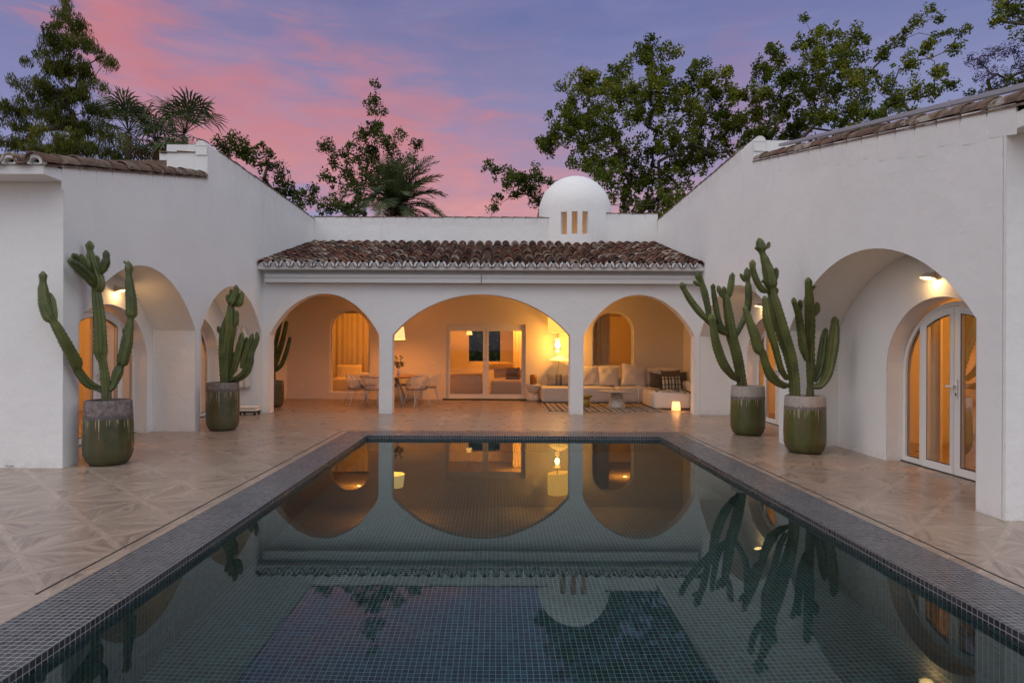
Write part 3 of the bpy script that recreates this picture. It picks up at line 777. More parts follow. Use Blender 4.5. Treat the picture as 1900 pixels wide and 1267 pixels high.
# eave row of the left wing facing the camera, white mortar moons in the tile ends
mb = MB(); mo = MB()
for i in range(14):
    x = XL-.07-i*.30
    if i:
        cover_tile(mb, Vector((x, 7.27, 3.665)), Vector((0, .97, .23)), Vector((1, 0, 0)), Vector((0, -.23, .97)), 4.2, .105, .10, seg=10, thick=.02)
    # pan
    vs = []; seg = 10; xp = x-.15; n = seg+1
    for q in (0, 1):
        for r in (.105, .085):
            for k in range(seg+1):
                th = math.pi+math.pi*k/seg; vs.append(Vector((xp+math.cos(th)*r, 7.25+q*3, 3.735+q*.71+math.sin(th)*r)))
    fs = []
    for k in range(seg): fs += [(k, k+1, 2*n+k+1, 2*n+k), (n+k+1, n+k, 3*n+k, 3*n+k+1), (k+1, k, n+k, n+k+1)]
    mb.add(vs, fs, 0, .4, True)
    pts = [Vector((x+math.cos(R(a))*.094, 7.262, 3.672+math.sin(R(a))*.094)) for a in range(-20, 201, 20)]
    inner = [Vector((x+math.cos(R(a))*.062, 7.262, 3.655+math.sin(R(a))*.058)) for a in range(200, -21, -20)]
    k_ = len(pts); vs = []
    for a_, b_ in zip(pts, inner[::-1]): vs += [a_, b_, a_+Vector((0, .08, 0)), b_+Vector((0, .08, 0))]
    fs = []
    for q in range(k_-1):
        b0 = q*4; b1 = b0+4; fs += [(b0, b0+1, b1+1, b1), (b0+1, b0+3, b1+3, b1+1), (b0, b1, b1+2, b0+2)]
    mo.add(vs, fs, 0, .5)
r_ = vbuild(mb, 'roof', TILE2, label='tiled roof edge of the left wing'); vbuild(mo, 'eave_mortar', MORTAR, r_)
mb = MB()
mb.add([(XL-.02, 7.30, 3.64), (XL-6, 7.30, 3.64), (XL-6, 11.45, 4.62), (XL-.02, 11.45, 4.62)], [(0, 3, 2, 1)])
xr = XR(8)+.05
mb.add([(xr, 5.02, 3.52), (xr+6, 5.02, 3.52), (xr+6, 11.09, 4.83), (xr, 11.09, 4.83)], [(0, 1, 2, 3)])
mb.box(XL-6, XL-DW, 11.46, 18.1, 3.06, 4.95); mb.box(XR(12)+DW+.1, XR(12)+6, 11.1, 18.1, 3.06, 4.95)
mb.box(XL-6, 10.6, 18.37, 24.5, 2.86, 4.2)
vparts(mb, 'roof_deck', TILE2)
# right eave tiles facing the camera (outside the frame edge but seen from the side)
mb = MB()
for i in range(10):
    cover_tile(mb, Vector((XR(5)+.4+i*.3, 5.0, 3.55)), Vector((0, .977, .212)), Vector((1, 0, 0)), Vector((0, -.212, .977)), 6.1, .105, .10, seg=10, thick=.02)
vbuild(mb, 'roof', TILE2, label='tiled roof edge of the right wing')
# cross parapets at the step in each wing
mb = MB()
mb.box(-6.26, XL-.30, 11.47, 11.75, 4.4, 5.08)
def knob(mb, x, y, z, r=.105, L=.5):
    seg = 16; vs = []; fs = []
    for q in (0, 1):
        for k in range(seg+1):
            th = math.pi*k/seg; vs.append((x+math.cos(th)*r, y+q*L, z+math.sin(th)*r))
    n = seg+1
    fs = [(k, k+1, n+k+1, n+k) for k in range(seg)]+[tuple(range(n)), tuple(range(n, 2*n))]
    mb.add(vs, fs, 0, .5, False)
knob(mb, XL-.115, 11.44, ZP-.03)
mb.box(XL-.22, XL-.01, 11.445, 11.94, ZP-.2, ZP-.031)
knob(mb, XR(11.1)+.12, 11.08, ZP-.03)
mb.box(XR(11.1)+.015, XR(11.1)+.225, 11.085, 11.6, ZP-.2, ZP-.031)
xx = XR(11.1)
mb.add([(xx+.2, 11.11, 4.75), (xx+.2, 11.11, 5.14), (xx+.62, 11.11, 5.02), (xx+.62, 11.11, 4.75), (xx+.2, 11.4, 4.75), (xx+.2, 11.4, 5.14), (xx+.62, 11.4, 5.02), (xx+.62, 11.4, 4.75)],
       [(0, 3, 2, 1), (1, 2, 6, 5), (4, 5, 6, 7), (3, 7, 6, 2)])
vparts(mb, 'parapet_step', STUCCO)
# thin terracotta capping on the parapets
rnd = random.Random(4); mb = MB(); pad = MB()
def cap_line(p0, p1, side, z, n_=None, w=.26, pads=True):
    p0, p1 = Vector(p0), Vector(p1); L = (p1-p0).length; n = max(1, int(L/.33)); d_ = (p1-p0)/n; dirv = d_.normalized(); sd = Vector(side)
    for i in range(n):
        a_ = p0+d_*i; M = Matrix.Translation(a_+Vector((0, 0, z+rnd.uniform(-.004, .008)))) @ Matrix(((dirv.x, sd.x, 0, 0), (dirv.y, sd.y, 0, 0), (0, 0, 1, 0), (0, 0, 0, 1)))
        l = d_.length
        t0 = rnd.uniform(.010, .022)
        vs = [(0, -.03, 0), (l*1.02, -.03, 0), (l*1.02, w, .05), (0, w, .05), (0, -.03, .018+t0), (l*1.02, -.03, .010), (l*1.02, w, .075), (0, w, .085)]
        mb.add(vs, [(0, 3, 2, 1), (4, 5, 6, 7), (0, 1, 5, 4), (2, 3, 7, 6), (1, 2, 6, 5), (0, 4, 7, 3)], 0, None, False, M)
        if not pads: continue
        h0 = rnd.uniform(.22, .34); pr = .018
        vs = [(.01, -pr, -.002), (l-.012, -pr, -.002), (l-.012, .01, -.002), (.01, .01, -.002), (.01, .0015, -h0), (l-.012, .0015, -h0)]
        pad.add(vs, [(0, 4, 5, 1), (0, 1, 2, 3), (0, 3, 4), (1, 5, 2)], 0, .5, False, M)
cap_line((XL, 11.95, 0), (XL, 18.1, 0), (-1, 0, 0), ZP)
cap_line((XR(11.6), 11.6, 0), (XR(18.1), 18.1, 0), (1, 0, 0), ZP)
cap_line((-6.26, 11.47, 0), (XL-.23, 11.47, 0), (0, 1, 0), 5.085, pads=False)
cap_line((XL, 18.1, 0), (DX-.84, 18.1, 0), (0, 1, 0), 5.30)
cap_line((DX+.84, 18.1, 0), (XR(18.1), 18.1, 0), (0, 1, 0), 5.43)
o = vbuild(mb, 'parapet_capping', TILE2); vbuild(pad, 'plaster_pad', STUCCO2, o)
# grey metal flashing above the right verge
mb = MB()
for (ya, yb) in ((4.6, 6.55), (6.57, 8.5), (8.52, 10.55)):
    f = lambda y: 3.79+(y-5.28)*.2165+.02
    x = 4.78
    vs = []
    for y in (ya, yb):
        vs += [(x, y, f(y)), (x+.09, y, f(y)), (x+.09, y, f(y)+.045), (x, y, f(y)+.045)]
    mb.add(vs, [(0, 4, 7, 3), (3, 7, 6, 2), (0, 3, 2, 1), (4, 5, 6, 7), (0, 1, 5, 4)], 0)
for y in (6.56, 8.51): mb.box(4.775, 4.79, y-.02, y+.02, 3.79+(y-5.28)*.2165+.012, 3.79+(y-5.28)*.2165+.075)
vbuild(mb, 'metal_flashing', STEEL)
# dome on its drum with three slot windows
mb = MB(); RD_ = 1.085; dc = Vector((DX, 18.78, 0))
cuts = []
for sx_ in (-.40, -.125, .155):
    a = math.asin(sx_); hw = .082/RD_/max(.6, math.cos(a)); cuts.append((a-hw, a+hw))
ths = sorted(set([round(-math.pi+2*math.pi*k/64, 5) for k in range(65)]+[round(q, 5) for c in cuts for q in c]))
zs = [4.25, 4.775, 5.415, 5.60]
def dp(th, r, z): return (dc.x+math.sin(th)*r, dc.y-math.cos(th)*r, z)
n = len(ths)
rings = [[dp(th, RD_, z) for th in ths] for z in zs]
for k in range(1, 15):
    q = math.pi/2*k/14.5; rings.append([dp(th, RD_*math.cos(q), 5.60+RD_*1.0*math.sin(q)) for th in ths])
vs = [p for r in rings for p in r]; fs = []
for j in range(len(rings)-1):
    for i in range(n-1):
        mid = (ths[i]+ths[i+1])/2
        if j == 1 and any(c[0]-1e-4 < mid < c[1]+1e-4 for c in cuts): continue
        fs.append((j*n+i, j*n+i+1, (j+1)*n+i+1, (j+1)*n+i))
vs.append((dc.x, dc.y, 5.60+RD_)); top = len(vs)-1
for i in range(n-1): fs.append(((len(rings)-1)*n+i, (len(rings)-1)*n+i+1, top))
mb.add(vs, fs, 0, .5, True)
dome = vbuild(mb, 'dome', STUCCO)
sm = dome.modifiers.new('shell', 'SOLIDIFY'); sm.thickness = .16; sm.offset = -1; sm.use_even_offset = False
bm = bmesh.new(); bm.from_mesh(dome.data); bmesh.ops.remove_doubles(bm, verts=bm.verts, dist=.0005); bmesh.ops.recalc_face_normals(bm, faces=bm.faces); bm.to_mesh(dome.data); bm.free()
es = dome.modifiers.new('split', 'EDGE_SPLIT'); es.split_angle = R(40)
lamp('dome_light', (DX+.1, 18.9, 4.9), 7, (1, .50, .22), .1)

# ------------------------------------------------------------------ arched doors and windows
def arc_frame(mb, c, hw, top, rise, fw, fd, lo=.0, x0=0., sill=True):
    """outer frame ring following an arched opening; local coordinates: x along the wall, y depth, z up"""
    pts_o = []; pts_i = []
    zs_ = top-rise
    n = 28
    for k in range(n+1):
        th = math.pi*k/n; pts_o.append((c-hw*math.cos(th), zs_+rise*math.sin(th))); pts_i.append((c-(hw-fw)*math.cos(th), zs_+(rise-fw)*math.sin(th)))
    pts_o = [(c-hw, lo)]+pts_o+[(c+hw, lo)]; pts_i = [(c-hw+fw, lo)]+pts_i+[(c+hw-fw, lo)]
    vs = []
    for (a, b) in zip(pts_o, pts_i):
        vs += [(a[0], 0, a[1]), (b[0], 0, b[1]), (b[0], fd, b[1]), (a[0], fd, a[1])]
    fs = []
    for k in range(len(pts_o)-1):
        q = k*4; r = q+4; fs += [(q, q+1, r+1, r), (q+1, q+2, r+2, r+1), (q+2, q+3, r+3, r+2), (q+3, q, r, r+3)]
    mb.add(vs, fs, 0)
def leaf_top(s, c, hw, top, rise, off=0):
    q = min(1, abs(s-c)/(hw-off)); return top-rise+(rise-off)*math.sqrt(max(0, 1-q*q))
def arched_door(place, top, hw, handle_side=1, label=None):
    """place(x, y, z): local x along the wall (0 = centre), y outward-to-inward"""
    rise = .88; fw = .055
    mb = MB(); arc_frame(mb, 0, hw, top, rise, fw, .07)
    M1 = .30*hw/.985; lw = hw*.60
    def post(x0, x1, y0=0., y1=.07, zb=0.):
        z0a, z1a = leaf_top(x0, 0, hw, top, rise, fw*.8), leaf_top(x1, 0, hw, top, rise, fw*.8)
        vs = [(x0, y0, zb), (x1, y0, zb), (x1, y1, zb), (x0, y1, zb), (x0, y0, z0a), (x1, y0, z1a), (x1, y1, z1a), (x0, y1, z0a)]
        mb.add(vs, [(0, 1, 5, 4), (1, 2, 6, 5), (2, 3, 7, 6), (3, 0, 4, 7), (4, 5, 6, 7)], 0)
    for s in (-1, 1): post(*sorted((s*lw, s*(lw+.05))))
    mb.box(-hw+fw, -lw-.05, .002, .068, 0, .075); mb.box(lw+.05, hw-fw, .002, .068, 0, .075)
    fr = MB(); fr.v = [place(*v) for v in mb.v]; fr.f, fr.m, fr.a, fr.sm = mb.f, mb.m, mb.a, mb.sm
    frame = vbuild(fr, 'door', WHITE, label=label)
    # the two leaves
    for s in (-1, 1):
        mb = MB(); x0, x1 = (0.004, lw-.006); st = .082; n = 12
        xs_o = [x0+(x1-x0)*k/n for k in range(n+1)]
        po = [(x, leaf_top(x, 0, hw, top, rise, fw+.008)) for x in xs_o]
        xi0, xi1 = x0+st, x1-st*.9
        pi_ = [(xi0+(xi1-xi0)*k/n, leaf_top(xi0+(xi1-xi0)*k/n, 0, hw, top, rise, fw+.008)-st*1.05) for k in range(n+1)]
        vs = []; ring_o = [(x0, .012)]+po+[(x1, .012)]; ring_i = [(xi0, .012+st*1.1)]+pi_+[(xi1, .012+st*1.1)]
        for a, b in zip(ring_o, ring_i): vs += [(s*a[0], -.012, a[1]), (s*b[0], -.002, b[1]), (s*b[0], .055, b[1]), (s*a[0], .055, a[1])]
        m_ = len(ring_o); fs = []
        for k in range(m_):
            q = k*4; r = ((k+1) % m_)*4; fs += [(q, q+1, r+1, r), (q+1, q+2, r+2, r+1), (q+2, q+3, r+3, r+2), (q+3, q, r, r+3)]
        mb.add([place(*v) for v in vs], fs, 0)
        gv = [place(s*a, .028, b) for a, b in ring_i]
        lf = vbuild(mb, 'door_leaf', WHITE, frame)
        mb = MB(); mb.add(gv, [tuple(range(len(gv)))], 0); vbuild(mb, 'glass_pane', GLASS, frame)
        # black gasket
        mb = MB(); vs = []
        cxg = (xi0+xi1)/2
        for (a, b) in ring_i:
            vs += [(s*a, .004, b), (s*(a+(.012 if a < cxg else -.012)), .004, b-(.012 if b > .5 else -.012))]
        fs = [(2*k, 2*k+1, 2*((k+1) % m_)+1, 2*((k+1) % m_)) for k in range(m_)]
        mb.add([place(*v) for v in vs], fs, 0); vbuild(mb, 'gasket', BLACK, frame)
        # sidelight glass
        gs = [(lw+.05, .075)]+[(lw+.05+(hw-fw-lw-.05)*k/10, leaf_top(lw+.05+(hw-fw-lw-.05)*k/10, 0, hw, top, rise, fw)) for k in range(11)]+[(hw-fw, .075)]
        mb = MB(); mb.add([place(s*a, .04, b) for a, b in gs], [tuple(range(len(gs)))], 0); vbuild(mb, 'glass_pane', GLASS, frame)
        mb = MB(); vs = []
        for (a, b) in gs: vs += [(s*a, .03, b), (s*(a+(.010 if a < lw+.06 else -.010)), .03, b-(.014 if b > .5 else -.012))]
        m2 = len(gs); mb.add([place(*v) for v in vs], [(2*k, 2*k+1, 2*((k+1) % m2)+1, 2*((k+1) % m2)) for k in range(m2)], 0); vbuild(mb, 'gasket', BLACK, frame)
    mb = MB()
    def pb(x0, x1, y0, y1, z0, z1):
        q = MB(); q.box(x0, x1, y0, y1, z0, z1); mb.add([place(*v) for v in q.v], q.f)
    hx = .045*handle_side
    pb(hx-.018, hx+.018, -.022, -.013, .93, 1.15); pb(hx-.012, hx+.012, -.06, -.022, 1.055, 1.08); pb(min(hx, hx-.12*handle_side), max(hx, hx-.12*handle_side)+.012, -.068, -.05, 1.055, 1.078)
    vbuild(mb, 'handle', METALW, frame)
    mb = MB(); pb(hx-.010, hx+.010, -.026, -.0221, .955, .99); vbuild(mb, 'keyhole', BLACK, frame)
    mb = MB(); pb(-hw, hw, -.03, .0, .002, .012); vbuild(mb, 'threshold', BLACK, frame)
    return frame
for k, (c, hw, top) in enumerate(RD):
    arched_door(lambda x, y, z, c=c: (XR(c+0)+DW+.215+y+.0165*(-x), c-x, z), top-.052, hw-.004, 1, ['arched double door in the near right loggia', 'arched double door in the far right loggia', 'arched side door in the porch'][k])
for k, (c, hw, top) in enumerate(LD):
    arched_door(lambda x, y, z, c=c: (XL-DW-.205-y, c+x, z), top-.052, hw-.004, 1, ['arched double door in the near left loggia', 'arched double door in the far left loggia'][k])
# sliding door in the porch back wall
mb = MB(); y0 = 18.20
def fbox(mb, x0, x1, z0, z1, y0=18.20, y1=18.27): mb.box(x0, x1, y0, y1, z0, z1)
fbox(mb, -1.48, .84, 2.09, 2.19); fbox(mb, -1.48, .84, .03, .06); fbox(mb, -1.48, -1.45, .06, 2.09); fbox(mb, .81, .84, .06, 2.09)
slide = vbuild(mb, 'sliding_door', WHITE)
for (a, b) in ((-1.448, -.325), (-.315, .808)):
    mb = MB(); st = .085
    mb.box(a, a+st*.9, 18.19, 18.245, .062, 2.088); mb.box(b-st, b, 18.19, 18.245, .062, 2.088)
    mb.box(a+st*.9, b-st, 18.191, 18.244, .062, .15); mb.box(a+st*.9, b-st, 18.191, 18.244, 2.0, 2.088)
    vbuild(mb, 'door_leaf', WHITE, slide)
    mb = MB(); mb.box(a+st*.9, b-st, 18.213, 18.222, .15, 2.0); vbuild(mb, 'glass_pane', GLASS, slide)
mb = MB(); mb.box(-.385, -.36, 18.15, 18.189, .95, .965); mb.box(-.47, -.36, 18.145, 18.157, .95, .966); mb.box(-.385, -.362, 18.18, 18.189, 1.15, 1.21)
vbuild(mb, 'handle', LAMPM, slide)
o = MB(); o.box(-1.56, .87, 17.86, 18.09, .001, .028); tag(o.build('door_mat', DGREEN), 'long dark green door mat before the sliding porch door', 'door mat')
def arched_window(x0, x1, zb, zs_, za, name_label, mull=()):
    c = (x0+x1)/2; hw = (x1-x0)/2; n = 24; fw = .045; mb = MB()
    po = [(c-hw*math.cos(math.pi*k/n), zs_+(za-zs_)*math.sin(math.pi*k/n)) for k in range(n+1)]
    pi_ = [(c-(hw-fw)*math.cos(math.pi*k/n), zs_+(za-zs_-fw)*math.sin(math.pi*k/n)) for k in range(n+1)]
    po = [(x0, zb)]+po+[(x1, zb)]; pi_ = [(x0+fw, zb+fw)]+pi_+[(x1-fw, zb+fw)]; vs = []
    for a, b in zip(po, pi_): vs += [(a[0], 18.22, a[1]), (b[0], 18.22, b[1]), (b[0], 18.27, b[1]), (a[0], 18.27, a[1])]
    m_ = len(po); fs = []
    for k in range(m_):
        q = k*4; r = ((k+1) % m_)*4; fs += [(q, q+1, r+1, r), (q+1, q+2, r+2, r+1), (q+2, q+3, r+3, r+2), (q+3, q, r, r+3)]
    mb.add(vs, fs)
    w_ = vbuild(mb, 'window', WHITE, label=name_label)
    mb = MB(); mb.add([(a, 18.245, b) for a, b in pi_], [tuple(range(m_))]); vbuild(mb, 'glass_pane', GLASS, w_)
arched_window(-4.88, -3.71, .175, 2.02, 2.61, 'tall arched window left of the dining table')
arched_window(2.79, 4.0, .965, 1.99, 2.59, 'arched window above the lounge sofa')

# ------------------------------------------------------------------ awning cassettes
for (a, b, lab) in ((-5.235, -.375, 'long white folded awning cassette left of the centre gap, over the arches'), (-.335, 4.555, 'long white folded awning cassette right of the centre gap, over the arches')):
    mb = MB()
    mb.box(a, b, 13.985, 14.149, 3.075, 3.155); 
    aw = empty('awning_cassette', ((a+b)/2, 14.07, 2.95)); tag(aw, lab, 'awning', 'awning cassettes under the eave')
    o = mb.build('cassette_body', AWN, aw, (-(a+b)/2, -14.07, -2.95))
    mb = MB(); mb.box(a, b, 13.975, 14.10, 2.968, 3.066); o = mb.build('front_profile', AWN, aw, (-(a+b)/2, -14.07, -2.95))
    mb = MB(); mb.box(a-.012, a-.001, 13.98, 14.14, 2.96, 3.16); mb.box(b+.001, b+.012, 13.98, 14.14, 2.96, 3.16); mb.build('end_cap', AWN, aw, (-(a+b)/2, -14.07, -2.95))

# ------------------------------------------------------------------ wall lamps over the loggia doors
def wall_lamp(x, y, z, sgn, label, power=26):
    e = empty('wall_lamp', (x, y, z)); tag(e, label, 'wall lamp', 'wall lamps above the loggia doors')
    mb = MB(); mb.box(0, .02*sgn, -.035, .035, .02, .11) if sgn > 0 else mb.box(-.02, 0, -.035, .035, .02, .11)
    mb.tube([(0.01*sgn, 0, .07), (.06*sgn, 0, .075), (.10*sgn, 0, .05)], .011, 8)
    mb.build('bracket', LAMPM, e)
    mb = MB(); M = Matrix.Translation((.105*sgn, 0, .02)) @ Matrix.Rotation(-sgn*R(14), 4, 'Y')
    mb.lathe([(.0, .052), (.04, .050), (.062, .030), (.088, -.012), (.084, -.012), (.058, .026), (.0, .040)], 28, M=M)
    mb.build('lamp_shade', LAMPM, e)
    mb = MB(); mb.lathe([(.0, -.004), (.072, -.004), (.076, .002), (.0, .004)], 24, M=M); mb.build('lens', BULBW, e)
    lp = lamp('lamp_light', (.11*sgn, 0, -.005), power, (1, .56, .20), .05, e)
for (c, lab) in ((7.43, 'round glowing wall lamp above the near right arched door'), (12.42, 'small glowing wall lamp above the far right arched door, behind the cacti')):
    wall_lamp(XR(c)+DW, c, 2.345, -1, lab, 6.0)
for (c, lab) in ((9.93, 'round glowing wall lamp above the near left arched door'), (12.62, 'glowing wall lamp in the far left arch behind the cactus')):
    wall_lamp(XL-DW, c, 2.38, 1, lab, 6.0)

# ------------------------------------------------------------------ pots and cacti
def smooth_path(pts, per=7):
    P = [Vector(p[:3]) for p in pts]; r = [p[3] for p in pts]; outp = []; outr = []
    n = len(P)
    for i in range(n-1):
        p0, p1, p2, p3 = P[max(i-1, 0)], P[i], P[i+1], P[min(i+2, n-1)]
        for k in range(per):
            q = k/per; q2 = q*q; q3 = q2*q
            outp.append(.5*((2*p1)+(p2-p0)*q+(2*p0-5*p1+4*p2-p3)*q2+(-p0+3*p1-3*p2+p3)*q3))
            sq = q*q*(3-2*q); outr.append(r[i]*(1-sq)+r[i+1]*sq)
    outp.append(P[-1]); outr.append(r[-1]); return outp, outr
def cactus(name, label, D, org, scale, arms, pot_xy):
    """arms: lists of (zx, zy, radius, depth offset) traced on an enlarged detail; scale = enlargement"""
    base = Vector(pot_xy); e = empty(name, base); tag(e, label, 'cactus', 'potted cacti round the pool terrace')
    sp = MB()
    for ai, arm in enumerate(arms):
        pts = []
        kr = 1.08*(D/math.hypot(D, pot_xy[0]))**.7
        for q in arm:
            dd = q[3] if len(q) > 3 else 0
            w = W(org[0]+q[0]/scale, org[1]+q[1]/scale, D+dd)-base; pts.append((w.x, w.y, w.z, q[2]/scale*(D+dd)/F*kr))
        P, r = smooth_path(pts, 8)
        # round off the tip
        tip = (P[-1]-P[-2]).normalized(); rt = r[-1]
        for q in (.35, .65, .85, .97): P.append(P[-1]+tip*rt*.30); r.append(rt*math.sqrt(max(.02, 1-q*q)))
        ribs = 5; seg = 30
        mb = MB(); mb.tube(P, r, seg, ribs=ribs, depth=.36, twist=ai*.9+.3, a=random.random()*.9, scal=.07)
        o = mb.build('stem', CACTUS, e)
        rib = o.data.attributes.new('rib', 'FLOAT', 'POINT')
        vals = [abs(((k*ribs/seg) % 1)-.5)*2 for _ in P for k in range(seg)]
        rib.data.foreach_set('value', vals)
        # tiny spines along the ridges
        n = len(P)
        for i in range(1, n-3):
            for k in range(0, seg, seg//ribs):
                if random.random() < .75:
                    v = Vector(o.data.vertices[i*seg+k].co); d_ = (v-P[i]).normalized(); sd = (P[min(i+1, n-1)]-P[i]).normalized()
                    a_ = v-d_*.002; b = v+d_*.011+sd*random.uniform(-.004, .006)
                    sp.add([a_+sd*.0022, a_-sd*.0022, b], [(0, 1, 2)], 0, .5)
    sp.build('spines', SPINE, e)
    return e
def planter(name, label, x, y, r, h, mat, belly=.03, group='glazed planters round the pool terrace'):
    e = empty(name, (x, y, 0)); tag(e, label, 'planter', group)
    prof = [(r*.70, .0), (r*.80, .012), (r*.93, .055), (r+belly*.6, .14), (r+belly, h*.35), (r+belly*.8, h*.6), (r+.004, h*.88), (r-.004, h-.015), (r-.006, h), (r-.022, h+.004), (r-.032, h-.004), (r-.034, h-.09), (0, h-.09)]
    P = []
    for i in range(len(prof)-1):
        for k in range(3): q = k/3; P.append(tuple(prof[i][j]*(1-q)+prof[i+1][j]*q for j in (0, 1)))
    P.append(prof[-1])
    mb = MB(); mb.lathe(P[:-3], 56); o = mb.build('pot_body', mat, e)
    mb = MB(); mb.lathe([(0, 0), (r-.036, 0)], 32, c=(0, 0, h-.075)); 
    rr = random.Random(1)
    mb.build('soil', SOIL, e)
    return e
planter('planter', 'dark green glazed planter with brown dripping rim, nearest to the left wall end', -4.985, 7.96, .270, .815, POT_A, .018)
planter('planter', 'olive glazed planter with brown streaks at the pier between the left arches', -4.975, 11.26, .276, .86, POT_B, .010)
planter('planter', 'narrow dark streaked planter inside the porch, left corner', -5.62, 15.62, .240, .66, POT_B, .010)
planter('planter', 'bright green glazed planter with sand rim before the far right arch', 4.42, 10.91, .280, .855, POT_C, .012)
planter('planter', 'bright green glazed planter with sand rim, the larger one nearest on the right', 4.505, 9.06, .274, .825, POT_C, .012)
o1 = (60, 440); s1 = 4.225
cactus('cactus', 'tall three-armed cactus in the dark planter by the near left arch', 7.98, o1, s1, [
 [(582, 1290, 34), (580, 1230, 38), (572, 1120, 36), (553, 985, 32), (540, 940, 40), (535, 890, 52), (532, 760, 47), (522, 610, 44), (510, 500, 40), (502, 430, 36), (515, 390, 50), (512, 330, 50), (485, 250, 46), (462, 170, 36), (452, 110, 24), (450, 75, 31), (450, 62, 28)],
 [(500, 395, 26), (455, 330, 40, -.12), (390, 265, 44, -.26), (335, 215, 36, -.36), (303, 195, 22, -.42), (300, 185, 24, -.42)],
 [(470, 330, 20), (410, 240, 34, -.10), (350, 175, 26, -.22), (332, 150, 25, -.26)], [(440, 260, 20), (395, 190, 26, -.08), (386, 158, 23, -.08)],
 [(475, 300, 18), (440, 230, 26, -.10), (430, 190, 24, -.11)],
 [(500, 260, 15), (512, 200, 20, .06), (509, 165, 18, .06)],
 [(548, 285, 12), (556, 250, 30), (570, 205, 36), (578, 160, 26), (577, 132, 26)],
 [(545, 1205, 18), (515, 1185, 26), (440, 1150, 37, -.08), (380, 1080, 36, -.16), (352, 1035, 33, -.20), (345, 985, 47, -.24), (275, 860, 46, -.40), (205, 730, 40, -.50), (165, 662, 32, -.54), (130, 620, 50, -.56), (95, 530, 46, -.58), (84, 420, 40, -.58), (82, 350, 26, -.58), (83, 305, 29, -.58), (83, 298, 27, -.58)],
 [(182, 650, 14, -.52), (172, 590, 28, -.50), (155, 500, 30, -.49), (142, 450, 14, -.49)],
 [(600, 1200, 18), (632, 1165, 26, .03), (665, 1070, 42, .06), (690, 1005, 30, .08), (705, 970, 48, .08), (735, 840, 48, .09), (755, 720, 36, .10), (768, 640, 24, .10), (774, 600, 46, .10), (772, 500, 44, .10), (760, 380, 36, .10), (755, 300, 24, .10), (756, 245, 31, .10), (752, 215, 24, .10)],
 [(740, 215, 6, .10), (722, 195, 9, .10)],
], (-4.985, 7.985, .74))
cactus('cactus', 'bushy upright cactus in the olive planter between the left arches', 11.28, (360, 520), 4.525, [
 [(268, 880, 38), (270, 800, 42), (270, 650, 44), (285, 520, 46), (303, 420, 48), (306, 320, 44), (308, 250, 32), (308, 215, 24), (322, 185, 44), (345, 120, 34), (352, 82, 24), (352, 66, 22)],
 [(248, 870, 26, -.05), (244, 740, 30, -.06), (238, 600, 30, -.06), (240, 480, 28, -.06), (252, 400, 26, -.05), (272, 320, 16, -.03)],
 [(295, 860, 22, .08), (305, 720, 32, .1), (300, 560, 30, .08)],
 [(228, 450, 10), (208, 425, 15), (204, 398, 13)], [(305, 205, 12), (290, 170, 19), (281, 135, 15)],
 [(300, 160, 12), (312, 115, 16, .05), (313, 90, 13, .05)],
 [(345, 215, 14), (378, 195, 30), (398, 145, 22), (401, 112, 16)], [(325, 400, 16), (350, 350, 25), (356, 290, 20), (356, 270, 15)],
 [(290, 845, 20), (365, 828, 30, -.05), (430, 780, 36, -.08), (465, 700, 34, -.09), (480, 610, 28, -.09), (510, 540, 26, -.08), (532, 490, 20, -.08), (530, 452, 16, -.08)],
 [(300, 820, 18), (335, 740, 30), (360, 650, 34), (385, 560, 30), (398, 490, 22), (402, 455, 15)],
 [(405, 740, 24, .02), (425, 640, 32, .03), (455, 560, 32, .03), (480, 490, 22, .03), (487, 462, 15, .03)],
 [(398, 640, 15, .10), (420, 560, 24, .12), (440, 490, 14, .12)],
], (-4.975, 11.28, .78))
cactus('cactus', 'dark slender cactus inside the porch, left corner', 15.62, (460, 520), 3.8, [
 [(178, 735, 18), (172, 660, 21), (168, 600, 22), (160, 500, 18), (160, 420, 15), (168, 360, 11)],
 [(180, 640, 16), (205, 550, 20), (235, 460, 19), (258, 370, 16), (270, 310, 14), (271, 298, 11)],
 [(190, 640, 12), (235, 600, 16), (268, 520, 16), (288, 450, 14), (296, 412, 12)],
 [(180, 580, 14), (192, 470, 15), (210, 380, 15), (228, 310, 11), (233, 290, 9)],
 [(150, 620, 14), (130, 540, 16), (120, 440, 14), (118, 380, 10)],
], (-5.62, 15.62, .58))
o4 = (1230, 420); s4 = 2.88
